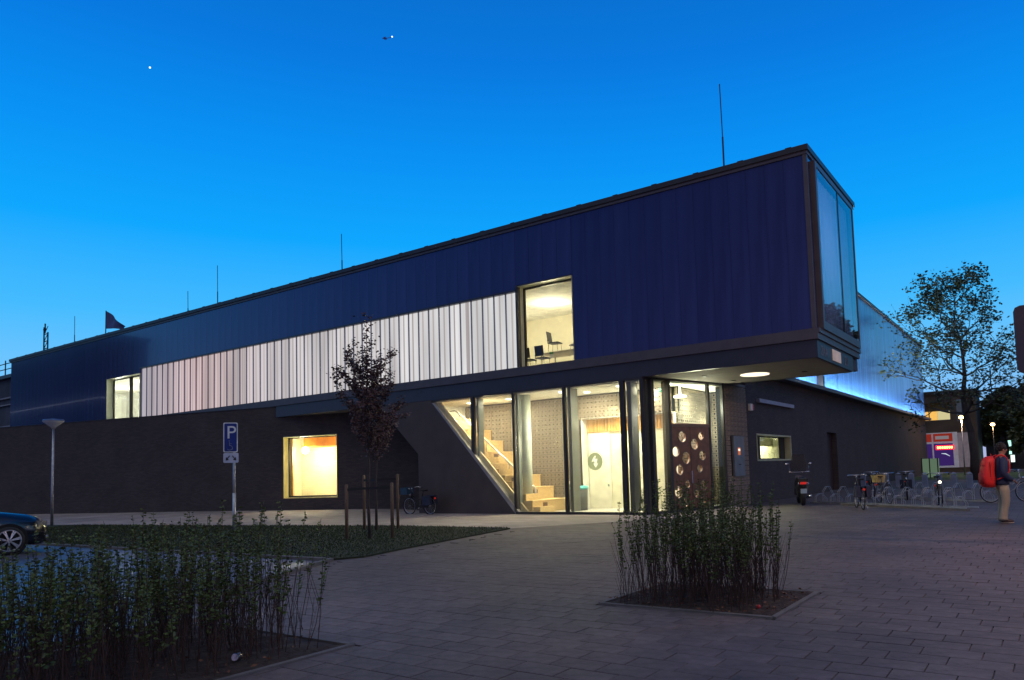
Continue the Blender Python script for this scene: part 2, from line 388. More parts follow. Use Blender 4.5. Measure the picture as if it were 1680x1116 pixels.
# grass strip and parking lot
GRB = mat('grass_soil', (.020, .027, .009), .95, var=.3, vscale=5, bump=.6)
gp = [(-36, 8.2), (-11.3, 8.75), (-11.0, 9.3), (-11.35, 10.6), (-12.3, 15.3), (-16.9, 15.3), (-22.9, 14.3), (-34.2, 12.9), (-60, 8.2)]
gm = MB(); gm.plate(gp, [], (0,0,-.004), (1,0,0), (0,1,0), (0,0,1), .035); go = gm.build('lawn', GRB, kind='structure'); fixn(go.data)
def inside(x, y, poly):
    c = False; n = len(poly)
    for i in range(n):
        x1, y1 = poly[i]; x2, y2 = poly[(i+1) % n]
        if (y1 > y) != (y2 > y) and x < (x2-x1)*(y-y1)/(y2-y1)+x1: c = not c
    return c
GR = mat('grass_blade', (.024, .038, .009), .7, var=.4, vscale=2)
gb = MB(); cnt = 0
while cnt < 42000:
    x = random.uniform(-32, -11); y = random.uniform(8.2, 15.3)
    if not inside(x, y, gp): continue
    cnt += 1; h = random.uniform(.02, .055); a = random.uniform(0, 6.28); wd = .005+.0004*abs(x)
    dx, dy = math.cos(a)*wd, math.sin(a)*wd; lx, ly = random.uniform(-.03, .03), random.uniform(-.03, .03)
    gb.add([(x-dx, y-dy, .03), (x+dx, y+dy, .03), (x+lx, y+ly, .03+h)], [(0,1,2)])
tag(gb.build('grass', GR, kind='stuff'), 'short mown grass covering the lawn strip before the building', 'grass')
del go['kind']; go['kind'] = 'structure'
PARK = paving_mat('parking_brick', (.10, .105, .14), .012, .22, .11, rough=.42, amt=.35)
g = MB(); g.plate([(-60, -6), (-7.95, -6), (-7.95, 4.6), (-9.2, 4.9), (-11.25, 8.62), (-36, 8.1), (-60, 8.1)], [], (0,0,-.003), (1,0,0), (0,1,0), (0,0,1), .006)
pk = g.build('parking_surface', PARK, kind='structure'); fixn(pk.data)
KERB = mat('concrete_kerb', (.12, .108, .10), .8, var=.2, bump=.3)
kb = MB()
for a, b in (((-36, 8.15), (-11.3, 8.66)), ((-11.2, 8.7), (-9.15, 4.95)), ((-9.1, 4.85), (-8.0, 4.55)), ((-7.9, 4.5), (-7.9, -3))):
    kb.bar((*a, .02), (*b, .02), .1, .07)
kb.build('parking_kerb', KERB, kind='structure')
# wet gutter by the bed
WET = mat('standing_water', (.01, .012, .02), .04, spec=1, coat=1)
wm = MB(); wm.add([(-8.02, 2.5, .008), (-7.84, 2.45, .008), (-7.98, 3.9, .008), (-8.12, 3.85, .008), (-8.08, 3.2, .008)], [(0,1,2,3,4)])
wm.build('puddle', WET, kind='structure')

# road, grass and paths behind on the right
RD = mat('asphalt', (.06, .062, .07), .8, var=.2, vscale=2, bump=.3)
g = MB(); g.add([(-12, 40, 0), (40, 40, 0), (40, 52, 0), (-12, 52, 0)], [(0,1,2,3)]); g.build('road', RD, kind='structure')
g = MB(); g.add([(-30, 56, .004), (50, 56, .004), (50, 79, .004), (-30, 79, .004)], [(0,1,2,3)])
g.build('verge', mat('verge_grass', (.06, .10, .02), .9, var=.4, vscale=.6, bump=.5), kind='structure')

# ================================================================== MAIN BUILDING
YF = 20.67; XE = -5.38; XW = -61.0; ZR = 10.62
bld = thing('public_building', 'long two-storey dark brick building with translucent blue upper box cantilevered over a lit glass entrance', 'building')
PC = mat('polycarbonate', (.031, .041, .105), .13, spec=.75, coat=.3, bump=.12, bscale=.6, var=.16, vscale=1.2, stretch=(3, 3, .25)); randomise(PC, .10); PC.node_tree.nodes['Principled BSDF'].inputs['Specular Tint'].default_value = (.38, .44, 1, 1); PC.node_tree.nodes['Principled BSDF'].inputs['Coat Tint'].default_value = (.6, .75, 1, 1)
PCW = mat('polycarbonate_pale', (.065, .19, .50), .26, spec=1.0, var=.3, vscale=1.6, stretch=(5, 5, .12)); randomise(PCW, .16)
def col_mesh(wd, h, M, name='facade_panel'):
    m = MB(); e = .004
    # ribbed plank: shallow chamfers each side give it real edges
    vs = [(0,.0,0),(e,-.004,0),(wd-e,-.004,0),(wd,.0,0),(wd,.05,0),(0,.05,0)]
    vs += [(x, y, h) for x, y, z in vs]
    m.add(vs, [(0,1,7,6),(1,2,8,7),(2,3,9,8),(3,4,10,9),(4,5,11,10),(5,0,6,11),(5,4,3,2,1,0),(6,7,8,9,10,11)])
    return m.mesh(name, M)
pitch = .5633
ztop = 10.36
xs = []; x = -43.1
full = col_mesh(pitch-.002, ztop-5.3, PC); band = col_mesh(pitch-.002, ztop-8.16, PC)
x = -61.0
nleft = int(round((61.0-47.0)/.56)); wl = 14.0/nleft
leftm = col_mesh(wl-.002, ztop-5.3, PC)
for i in range(nleft): obj('facade_panel', leftm, bld, (-61+i*wl, YF, 5.3))
lw = col_mesh(3.9/7-.002, ztop-7.86, PC)
for i in range(7): obj('facade_panel', lw, bld, (-47+i*3.9/7, YF, 7.86))
for i in range(48): obj('facade_panel', band, bld, (-43.1+i*pitch, YF, 8.16))
wpm = col_mesh(.614, ztop-8.3, PC)
for i in range(4): obj('facade_panel', wpm, bld, (-16.06+i*.62, YF, 8.3))
nr = 14; wr = (13.58-5.5)/nr; rm = col_mesh(wr-.002, ztop-5.3, PC)
for i in range(nr): obj('facade_panel', rm, bld, (-13.58+i*wr, YF, 5.3))
# core behind the planks, roof deck, roof edge
c = MB()
c.box(XW+.02, -47.02, YF+.06, YF+.14, 5.0, 10.4); c.box(-47.02, -43.1, YF+.06, YF+.14, 7.86, 10.4); c.box(-43.1, -16.06, YF+.16, YF+.22, 5.02, 10.4)
c.box(-16.06, -13.58, YF+.06, YF+.14, 8.3, 10.4); c.box(-13.58, XE-.12, YF+.06, YF+.14, 5.02, 10.4)
c.box(XW, XE-.12, 26.0, 26.2, 4.6, 10.4); c.box(XW, XW+.1, YF+.15, 26, 5, 10.4); c.box(XW, XE-.12, YF+.25, 26, 4.6, 4.95)
c.build('upper_core', mat('core_grey', (.06, .065, .08), .8), bld)
c = MB(); c.box(XW-.15, XE+.06, YF-.1, 26.45, 10.46, 10.62); c.build('roof', DARK, bld)
c = MB(); c.box(XW-.12, XE+.02, YF-.05, YF+.04, 10.36, 10.46); c.box(XE-.08, XE+.02, YF+.05, 26.4, 10.36, 10.46)
c.build('roof_edge_trim', BRONZE, bld)
c = MB()
for i in range(38): c.box(-60+i*1.46, -59.82+i*1.46, YF-.06, YF+.05, 10.62, 10.66)
c.build('roof_clip', DARK, bld, kind='stuff')
# trims under the band, along the fins and the bottom channel
c = MB(); c.box(-61, XE+.05, YF-.07, YF+.1, 4.98, 5.16); c.box(-61, XE+.09, YF-.03, YF+.1, 5.165, 5.295)
c.box(XE-.1, XE+.05, YF+.11, 25.85, 4.98, 5.16); c.box(XE-.1, XE+.09, YF+.11, 25.9, 5.165, 5.295); c.build('bottom_channel', BRONZE, bld)
c = MB(); c.box(-43.08, -16.02, YF-.05, YF+.06, 8.075, 8.155); c.build('band_trim', NAVY, bld)
c = MB(); c.box(-30.48, XE, YF, YF+.12, 4.46, 4.975); c.box(XE-.12, XE-.002, YF+.125, 25.0, 4.46, 4.975); c.build('fascia', NAVY, bld)
c = MB(); c.plate([(-30.4, YF+.12), (-5.5, YF+.12), (-5.5, 25.0), (-9.8, 25.3), (-9.8, 27), (-30.4, 27)], [], (0,0,4.46), (1,0,0), (0,1,0), (0,0,1), .1)
so_ = c.build('soffit', SOFF, bld); fixn(so_.data)
c = MB(); c.lathe((-8.05, 22.98, 4.435), [(.47, 0), (.47, .022)], 32); c.build('soffit_light', emis('soffit_glow', (1, .90, .68), 1.5), so_)
light('AREA', (-8.05, 22.98, 4.42), 26, (1, .86, .62), .9)
for x_, y_ in ((-9.45, 22.12), (-9.19, 24.05), (-6.6, 23.6)): c = MB(); c.lathe((x_, y_, 4.44), [(.09, 0), (.09, .018)], 14); c.build('recessed_spot', DARK, so_)
c = MB(); c.box(-10, XE-.13, 25.0, 25.12, 4.46, 4.97); c.build('soffit_back_edge', NAVY, bld)
# corner post at the end of the long facade
c = MB(); c.box(-5.5, -5.38, YF-.035, YF+.06, 5.3, 10.355); c.build('corner_post', BRONZE, bld)
# end wall (faces +X) with the big projecting window
c = MB(); c.plate([(YF+.06, 5.3), (26.2, 5.3), (26.2, 10.36), (YF+.06, 10.36)], [rect(21.2, 25.5, 5.62, 10.02)], (XE-.1, 0, 0), (0,1,0), (0,0,1), (1,0,0), .08)
e_ = c.build('end_wall', PC, bld); fixn(e_.data)
c = MB(); c.plate(rect(20.96, 25.68, 5.30, 10.24), [rect(21.12, 25.58, 5.54, 10.10)], (XE-.02, 0, 0), (0,1,0), (0,0,1), (1,0,0), .16)
wf = c.build('window', BRONZE, bld, label='big pale window on the end of the upper box'); fixn(wf.data)
GLB = glass_mat('coated_glass', ior=1.9, tint=(.8, .85, .92), rough=.0, base=.34)
c = MB(); c.box(XE+.115, XE+.12, 21.12, 23.55, 5.54, 10.10); c.build('pane', GLB, wf)
c = MB(); c.box(XE+.115, XE+.12, 23.59, 25.58, 5.54, 10.10); c.build('pane', GLB, wf)
c = MB(); c.box(XE+.08, XE+.135, 23.55, 23.59, 5.54, 10.10); c.build('mullion', DARK, wf)
c = MB(); NP = 120
for i in range(NP):
    c.v += [(XE-.06+.022*math.sin(i*1.9)+.01*math.sin(i*.7), 21.12+i*4.48/(NP-1), z) for z in (5.5, 10.12)]
for i in range(NP-1): c.f.append((2*i, 2*i+2, 2*i+3, 2*i+1)); c.m.append(0)
CU = mat('added_backing_cloth', (.62, .68, .92), .9)  # sheet added behind the glass so the window reads pale
t = CU.node_tree; tl = t.nodes.new('ShaderNodeBsdfTranslucent'); tl.inputs[0].default_value = (.6, .68, .95, 1); mx = t.nodes.new('ShaderNodeMixShader'); mx.inputs[0].default_value = .5
t.links.new(t.nodes['Principled BSDF'].outputs[0], mx.inputs[1]); t.links.new(tl.outputs[0], mx.inputs[2]); t.links.new(mx.outputs[0], t.nodes['Material Output'].inputs[0])
c.build('added_backing', CU, wf)
light('POINT', (-7.2, 23.2, 8.2), 105, (.80, .85, 1), .5)  # added lamp without a fitting, lights the pale sheet from behind
# sign on the fascia end
SGN = mat('sign_letter', (.17, .17, .19), .5)
zr = (R(90), 0, R(90))
obj('lettering', text_mesh('ZAA', .40, SGN, spacing=1.0), bld, (XE+.004, 20.98, 4.57), zr)
obj('lettering', text_mesh('ZU', .40, SGN, spacing=1.1), bld, (XE+.004, 23.78, 4.57), zr)
c = MB(); c.box(XE-.0, XE+.02, 22.3, 23.3, 4.55, 4.89); c.build('sign_panel', mat('sign_pale', (.75, .62, .50), .6, emit=(1, .7, .5), es=.12), bld)

# lit translucent band: 48 diffuser panels with fins
LITM = emis('lit_diffuser', (.80, .70, .66), .82)
t = LITM.node_tree; e = [n for n in t.nodes if n.type == 'EMISSION'][0]
ge = t.nodes.new('ShaderNodeNewGeometry'); mp = t.nodes.new('ShaderNodeMapping'); mp.inputs['Scale'].default_value = (1.1, 1, .10); t.links.new(ge.outputs['Position'], mp.inputs[0])
nz = t.nodes.new('ShaderNodeTexNoise'); nz.inputs['Scale'].default_value = 1; nz.inputs['Detail'].default_value = 3; t.links.new(mp.outputs[0], nz.inputs[0])
r = t.nodes.new('ShaderNodeMapRange'); r.inputs[1].default_value = .34; r.inputs[2].default_value = .62; r.inputs[3].default_value = .52; r.inputs[4].default_value = .86; t.links.new(nz.outputs[0], r.inputs[0])  # uneven backlight: hot spots are put into the emission strength
t.links.new(r.outputs[0], e.inputs[1])
sp = t.nodes.new('ShaderNodeSeparateXYZ'); t.links.new(ge.outputs['Position'], sp.inputs[0])
rm_ = t.nodes.new('ShaderNodeMapRange'); rm_.inputs[1].default_value = -44; rm_.inputs[2].default_value = -16; t.links.new(sp.outputs[0], rm_.inputs[0])
rp_ = t.nodes.new('ShaderNodeValToRGB'); t.links.new(rm_.outputs[0], rp_.inputs[0])
for e2, (p, c) in zip([*list(rp_.color_ramp.elements), rp_.color_ramp.elements.new(.22), rp_.color_ramp.elements.new(.45)], ((0, (.62, .62, .72)), (.999, (.86, .78, .72)), (.24, (.88, .64, .64)), (.45, (.76, .70, .72)))): e2.position = p; e2.color = (*c, 1)
t.links.new(rp_.outputs[0], e.inputs[0])
FINM = mat('fin_metal', (.26, .27, .33), .5)
STUDSHADE = emis('stud_shade_glow', (.68, .61, .62), .62, var=.12)  # dimmer emissive strips: shade of inner studs painted on the diffuser face
pm = MB(); pm.box(0, pitch-.04, 0, .02, 0, 2.78); pmm = pm.mesh('diffuser_panel', LITM)
fm = MB(); fm.box(-.02, .02, -.05, .0, 0, 2.78); fmm = fm.mesh('fin', FINM)
sm = MB(); sm.box(0, .07, -.004, 0, 0, 2.775); smm = sm.mesh('stud_shade', STUDSHADE)
for i in range(48):
    p = obj('diffuser_panel', pmm, bld, (-43.06+i*pitch, YF+.1, 5.3))
    obj('fin', fmm, p, (0-.02, 0, 0))
    s_ = obj('stud_shade', smm, p, (.12+.12*random.random(), 0, 0)); 
    if i in (16, 17, 43): s2 = obj('stud_shade', smm, p, (.25, 0, 0)); s2.scale = (2.2, 1, 1)
c = MB(); c.box(-43.1, -16.02, YF+.0, YF+.09, 5.296, 5.30); c.box(-16.06, -15.98, YF-.05, YF+.14, 5.3, 8.3); c.build('band_frame', NAVY, bld)

# --- upper windows
CLG = glass_mat('clear_glass', ior=1.45)
WARMW = mat('office_wall', (.80, .74, .58), .8, var=.04)
def room(x0, x1, y0, y1, z0, z1, parent, wm, cm, fm_):
    a = MB(); a.box(x0, x1, y1, y1+.05, z0, z1); a.box(x0-.05, x0, y0, y1, z0, z1); a.box(x1, x1+.05, y0, y1, z0, z1); a.build('room_wall', wm, parent)
    a = MB(); a.box(x0, x1, y0, y1, z1, z1+.05); a.build('room_ceiling', cm, parent)
    a = MB(); a.box(x0, x1, y0, y1, z0-.05, z0); a.build('room_floor', fm_, parent)
def upper_window(x0, x1, z0, z1, label, mull=()):
    f = MB(); d = .34
    f.plate(rect(x0, x1, z0, z1), [rect(x0+.07, x1-.07, z0+.07, z1-.07)], (0, YF+d, 0), (1,0,0), (0,0,1), (0,1,0), .08)
    fo = f.build('window', DARK, bld, label=label); fixn(fo.data)
    rv = MB(); rv.box(x0, x0+.012, YF-.02, YF+d, z0, z1); rv.box(x1-.012, x1, YF-.02, YF+d, z0, z1); rv.box(x0+.013, x1-.013, YF-.03, YF+d, z1-.012, z1); rv.box(x0+.013, x1-.013, YF-.03, YF+d, z0, z0+.012)
    rv.build('reveal', mat('pale_reveal', (.52, .55, .40), .4), fo)
    for mx in mull: mm = MB(); mm.box(mx-.045, mx+.045, YF+d-.04, YF+d+.12, z0+.07, z1-.07); mm.build('mullion', DARK, fo)
    pn = MB(); pn.box(x0+.07, x1-.07, YF+d+.05, YF+d+.055, z0+.07, z1-.07); pn.build('pane', CLG, fo)
    return fo
# the upper box is hollow where the two rooms are
upper_window(-16.0, -13.6, 5.28, 8.26, 'tall upper window showing a meeting room with chairs')
upper_window(-47.0, -43.12, 5.28, 7.84, 'upper window near the left end of the facade', mull=(-44.9,))
room(-22.0, -13.6, YF+.42, 25.7, 5.3, 8.22, bld, WARMW, CEIL, LOBBYF)
room(-54, -43.1, YF+.42, 25.0, 5.3, 7.84, bld, WHITE, CEIL, LOBBYF)
# meeting room furniture
BLKP = mat('black_plastic', (.02, .02, .022), .4)
def make_chair():
    t_ = thing('office_chair', 'black chair standing on the meeting table in the tall upper window', 'chair', group='chairs in the upper meeting room')
    m = MB(); m.box(-.22, .22, -.22, .22, .42, .46); m.build('seat', BLKP, t_)
    m = MB(); m.obox((0, .235, .70), (.2, 0, 0), (0, .015, 0), (0, .03, .2)); m.build('backrest', BLKP, t_)
    for a, b in ((-1,-1),(1,-1),(1,1),(-1,1)):
        m = MB(); m.tube([(a*.18, b*.18, .42), (a*.21, b*.21, 0)], .011, 6); m.build('leg', CHROME, t_)
    m = MB(); m.tube([(-.2, .2, .44), (-.2, .24, .55)], .01); m.tube([(.2, .2, .44), (.2, .24, .55)], .01); m.build('back_frame', CHROME, t_)
    return t_
ch = make_chair(); ch.location = (-16.02, 23.0, 6.04); ch.rotation_euler = (0, 0, R(100))
dup(ch, (-15.2, 23.3, 5.92), R(-120), 'black chair cut off by the right edge of the tall upper window', scale=1)
dup(ch, (-16.35, 21.75, 5.3), R(180), 'black chair back rising above the sill at the left of the upper window', scale=.93)
dup(ch, (-15.72, 21.75, 5.3), R(180), 'black chair back rising above the sill beside the small green plant', scale=.95)
tb = thing('meeting_table', 'pale meeting table just above the sill of the tall upper window', 'table', (-15.6, 22.9, 5.3))
m = MB(); m.box(-.8, 1.2, -.5, .6, .70, .74); m.build('table_top', mat('table_top', (.6, .5, .33), .4), tb)
for a in (-.7, 1.1):
    for b in (-.4, .5): m = MB(); m.box(a-.02, a+.02, b-.02, b+.02, 0, .7); m.build('leg', CHROME, tb)
pl = thing('potted_plant', 'small green pot plant on the sill of the tall upper window', 'plant', (-15.42, 21.9, 5.3))
m = MB(); m.lathe((0,0,.4), [(.04,0),(.06,.14)], 10); m.build('pot', WHITE, pl)
m = MB()
for i in range(40):
    a = random.uniform(0, 6.28); e = random.uniform(.2, 1.2); d = Vector((math.cos(a)*math.cos(e), math.sin(a)*math.cos(e), math.sin(e)))*random.uniform(.06, .15)
    b = Vector((0,0,.54)); q = d.orthogonal().normalized()*.015; m.add([b, b+d*.6+q, b+d, b+d*.6-q], [(0,1,2,3)])
m.build('foliage', mat('houseplant', (.08, .3, .03), .5), pl)
m = MB(); m.box(-.6, 1.0, -.3, .3, 0, .72); dk = m.build('desk', mat('desk_tan', (.35, .27, .16), .5), None, loc=(-45.6, 22.6, 5.3)); tag(dk, 'tan desk with equipment in the left upper window', 'desk')
ea = thing('desk_lamp', 'dark jointed desk lamp in the left upper window', 'lamp', (-46.0, 22.4, 6.02))
m = MB(); m.tube([(0,0,0), (-.15,0,.75)], .03); m.build('lower_arm', BLKP, ea)
m = MB(); m.tube([(-.15,0,.55), (.35,0,.2), (.65,0,.22)], .05); m.build('upper_arm', BLKP, ea)
light('POINT', (-16.4, 23.4, 7.6), 150, (1, .84, .58), .4); light('POINT', (-19.0, 24.0, 7.2), 70, (1, .84, .58), .4)
light('POINT', (-46.5, 23.2, 7.3), 300, (1, .95, .80), .4); light('POINT', (-50.5, 23.0, 7.0), 230, (1, .95, .80), .4)

# --- ground floor: angled brick wall on the left, with the square window
th = R(13.5); wu = Vector((math.cos(th), math.sin(th), 0)); wn = Vector((math.sin(th), -math.cos(th), 0))   # wn points to the camera side
W0 = Vector((-30.5, YF, 0))
def ws(X): return (X+30.5)/math.cos(th)
SX0, SX1, SZ0, SZ1 = -30.07, -27.13, .67, 3.50
sq = rect(ws(SX0), ws(SX1), SZ0, SZ1)
c = MB(); c.plate([(ws(-80), 0), (ws(-21.25), 0), (ws(-21.25), 4.455), (ws(-30.5), 4.455), (ws(-30.5), 4.94), (ws(-80), 4.94)], [sq], W0, wu, (0,0,1), -wn, .35); o = c.build('brick_wall', BRKL, bld); fixn(o.data)
c = MB(); c.plate(rect(ws(-80), ws(-30.53), 4.945, 4.975), [], W0+wn*.02, wu, (0,0,1), -wn, .42); c.build('wall_coping', DARK, bld)
# square window
def wp(a, z, d=0): return W0+wu*a+Vector((0,0,z))-wn*d
a0, a1 = ws(SX0), ws(SX1)
c = MB(); c.plate(rect(a0, a1, SZ0, SZ1), [rect(a0+.07, a1-.07, SZ0+.09, SZ1-.07)], W0-wn*.30, wu, (0,0,1), -wn, .08)
fo = c.build('window', DARK, bld, label='square window lit yellow inside'); fixn(fo.data)
YREV = mat('yellow_reveal', (.55, .50, .22), .5)
c = MB(); c.plate(rect(a0, a1, SZ0-.02, SZ1+.02), [rect(a0+.03, a1-.03, SZ0+.02, SZ1-.02)], W0+wn*.02, wu, (0,0,1), -wn, .31); o = c.build('reveal', YREV, fo); fixn(o.data)
c = MB(); c.plate(rect(a0+.07, a1-.07, SZ0+.09, SZ1-.07), [], W0-wn*.34, wu, (0,0,1), -wn, .006); c.build('pane', CLG, fo)
c = MB(); dd = 2.2
YW = brick_mat('yellow_brick_room', (.80, .74, .52), (.77, .70, .48), (.68, .62, .44), .3, .1)
c.plate(rect(a0-1.2, a1+.9, 0, 4.2), [], W0-wn*(.4+dd), wu, (0,0,1), -wn, .05)
c.plate(rect(.4, .4+dd, 0, 4.2), [], wp(a0-1.2, 0), -wn, (0,0,1), -wu, .05); c.plate(rect(.4, .4+dd, 0, 4.2), [], wp(a1+.9, 0), -wn, (0,0,1), wu, .05)
c.build('room_wall', YW, bld)
c = MB(); c.plate(rect(a0-1.2, a1+.9, .4, .4+dd), [], wp(0, 4.2), wu, -wn, (0,0,1), .05); c.build('room_ceiling', CEIL, bld)
c = MB(); c.plate(rect(a0-1.2, a1+.9, .4, .4+dd), [], wp(0, .1), wu, -wn, (0,0,1), -.05); c.build('room_floor', LOBBYF, bld)
c = MB(); c.plate(rect(a0+.05, a1+.9, 3.08, 4.15), [], W0-wn*1.3, wu, (0,0,1), -wn, 1.2); c.build('ceiling_beam', ORANGE, bld)
c = MB(); c.plate(rect(a0-.34, a0-.12, .1, 4.2), [], W0-wn*.75, wu, (0,0,1), -wn, .1); c.build('timber_post', mat('timber_post', (.62, .38, .18), .5), bld)
gl_ = thing('globe_lamp', 'bright white globe lamp inside the square yellow window', 'lamp', tuple(wp(a0-.1, 2.92, 1.6)))
m = MB(); m.ball((0,0,0), .17, 8); m.build('globe', emis('globe_glow', (1, .92, .7), 14), gl_, True)
m = MB(); m.tube([(0,0,.17), (0,0,1.1)], .012); m.build('cord', BLKP, gl_)
light('POINT', tuple(wp(a0+.1, 2.7, 1.25)), 330, (1, .86, .56), .18)
light('POINT', tuple(wp(a0+2.4, 2.2, 1.0)), 210, (1, .86, .56), .3)

# --- brown panel wall of the entrance volume (with slanting edges), flush with the long facade
pnl = [(-21.2, 0), (-16.33, 0), (-16.33, .03), (-20.40, 4.34), (-20.40, 4.455), (-23.35, 4.455), (-23.35, 4.35), (-21.2, 2.36)]
c = MB(); c.plate(pnl, [], (0, YF+.01, 0), (1,0,0), (0,0,1), (0,1,0), .22); o = c.build('entrance_panel_wall', PANELM, bld); fixn(o.data)
# slanted frame of the glazing
c = MB()
dx, dz = (-20.36+16.33), (4.32-.06); ln = math.hypot(dx, dz); ux, uz = dx/ln, dz/ln; nx, nz = uz, -ux
c.plate([(-16.33, .02), (-20.36, 4.34), (-20.36+nx*.16, 4.34+.0), (-16.33+.22, .02)], [], (0, YF-.03, 0), (1,0,0), (0,0,1), (0,1,0), .16)
o = c.build('slanted_frame', mat('frame_pale', (.34, .32, .28), .4, .3), bld); fixn(o.data)
c = MB()
c.box(-16.3, -11.02, YF-.05, YF+.12, 0, .09); c.box(-20.4, -11.02, YF-.02, YF+.1, 4.39, 4.459)
P0 = Vector((-11.02, YF, 0)); rd = Vector((1.2, 3.9, 0)).normalized(); rn = Vector((rd.y, -rd.x, 0)); RL = 4.10
def rp(s_, z=0, d=0): return P0+rd*s_+Vector((0,0,z))+rn*d
c.plate(rect(0, RL, 0, .09), [], rp(0, 0, .05), rd, (0,0,1), -rn, .15); c.plate(rect(0, RL, 4.39, 4.459), [], rp(0, 0, .02), rd, (0,0,1), -rn, .1)
o = c.build('glazing_frame', DARK, bld); fixn(o.data)
def post(x, w_, d0, d1, m=DARK, z1=4.39): c = MB(); c.box(x-w_/2, x+w_/2, YF+d0, YF+d1, .09, z1); c.build('glazing_post', m, bld)
GRN = mat('post_green_grey', (.09, .11, .10), .35)
c = MB(); c.box(-18.36, -18.22, YF-.02, YF+.12, 2.2, 4.39); c.build('glazing_post', DARK, bld)
c = MB(); c.box(-18.20, -18.10, YF+.13, YF+.42, 2.15, 4.39); c.build('glazing_post', GRN, bld)
post(-16.32, .1, -.03, .1); post(-16.27, .10, .12, .3, GRN)
post(-14.10, .1, -.03, .1); post(-13.96, .13, .12, .55, GRN)
post(-11.78, .16, -.03, .12); post(-11.6, .16, .14, .6, GRN)
post(-11.02, .13, -.05, .1)
c = MB(); c.lathe((-16.34, YF+.75, .0), [(.19, 0), (.19, 4.35)], 20); c.build('round_column', mat('column_grey', (.42, .47, .42), .5), bld, True)
c = MB(); c.lathe((-11.15, YF+.75, .0), [(.16, 0), (.16, 4.35)], 20); c.build('round_column', mat('column_grey2', (.10, .11, .11), .5), bld, True)
# return posts
for s_, w_, d in ((.36, .13, .3), (1.15, .12, .3), (3.26, .09, .12), (4.06, .08, .12)):
    c = MB(); c.obox(rp(s_, 2.24, -.04), rd*w_/2, rn*d/2, (0,0,2.15)); c.build('glazing_post', DARK, bld)
FR = glass_mat('fritted_glass', frit=.36); CLG2 = glass_mat('door_glass', ior=1.35, tint=(.85, .93, .88)); FR2 = glass_mat('fritted_glass_return', frit=.36, cxy=(.294, .956))
for x0, x1 in ((-16.26, -14.15), (-14.05, -11.86), (-11.70, -11.09)):
    c = MB(); c.box(x0, x1, YF+.035, YF+.041, .09, 4.39); c.build('glass_pane', FR, bld)
c = MB(); c.plate([(-16.38, .1), (-16.38, 4.39), (-18.21, 4.39), (-18.21, 2.2)], [], (0, YF+.035, 0), (1,0,0), (0,0,1), (0,1,0), .006); o = c.build('glass_pane', FR, bld); fixn(o.data)
c = MB(); c.plate([(-18.37, 2.35), (-18.37, 4.39), (-20.3, 4.39)], [], (0, YF+.035, 0), (1,0,0), (0,0,1), (0,1,0), .006); o = c.build('glass_pane', FR, bld); fixn(o.data)
for s0, s1, z0, z1, M in ((.07, .29, .09, 4.39, FR2), (.43, 1.08, .09, 4.39, FR2), (1.22, 3.21, 2.98, 4.39, CLG2), (3.31, 4.02, .09, 4.39, CLG2)):
    c = MB(); c.plate(rect(s0, s1, z0, z1), [], rp(0, 0, -.04), rd, (0,0,1), -rn, .006); c.build('glass_pane', M, bld)
# brown door with round portholes
HO = [(1.8,2.52,.20),(2.75,2.54,.15),(2.4,2.26,.20),(1.46,2.02,.19),(1.95,1.80,.22),(2.79,1.87,.18),(1.61,1.41,.19),(2.63,1.43,.15),(1.96,.90,.15),(2.79,.84,.20),(1.53,.66,.22),(2.4,.58,.15),(1.82,.30,.18),(2.72,.31,.16)]
c = MB(); c.plate(rect(1.23, 3.20, .03, 2.86), [circ(a, b, r_*.96, 20) for a, b, r_ in HO], rp(0, 0, .01), rd, (0,0,1), -rn, .08)
dr = c.build('door', DOORB, bld, label='brown double door pierced by many round portholes'); fixn(dr.data)
PG = glass_mat('porthole_glass', ior=1.45)
for a, b, r_ in HO:
    c = MB(); c.ring(rp(a, b, .012), rn, r_*.95, .018, 20, 5); c.build('porthole_ring', BRONZE, dr)
c = MB(); c.plate(rect(1.23, 3.2, 2.86, 2.97), [], rp(0, 0, .04), rd, (0,0,1), -rn, .12); c.build('door_head', mat('door_head', (.13, .075, .05), .4), dr)
c = MB(); c.tube([rp(2.15, .95, .02), rp(2.15, .95, .08), rp(2.15, 1.35, .08), rp(2.15, 1.35, .02)], .018); c.build('handle', CHROME, dr)
c = MB(); c.plate(rect(2.2, 2.215, .03, 2.86), [], rp(0,0,.014), rd, (0,0,1), rn, .004); c.build('door_gap', BLACK, dr)

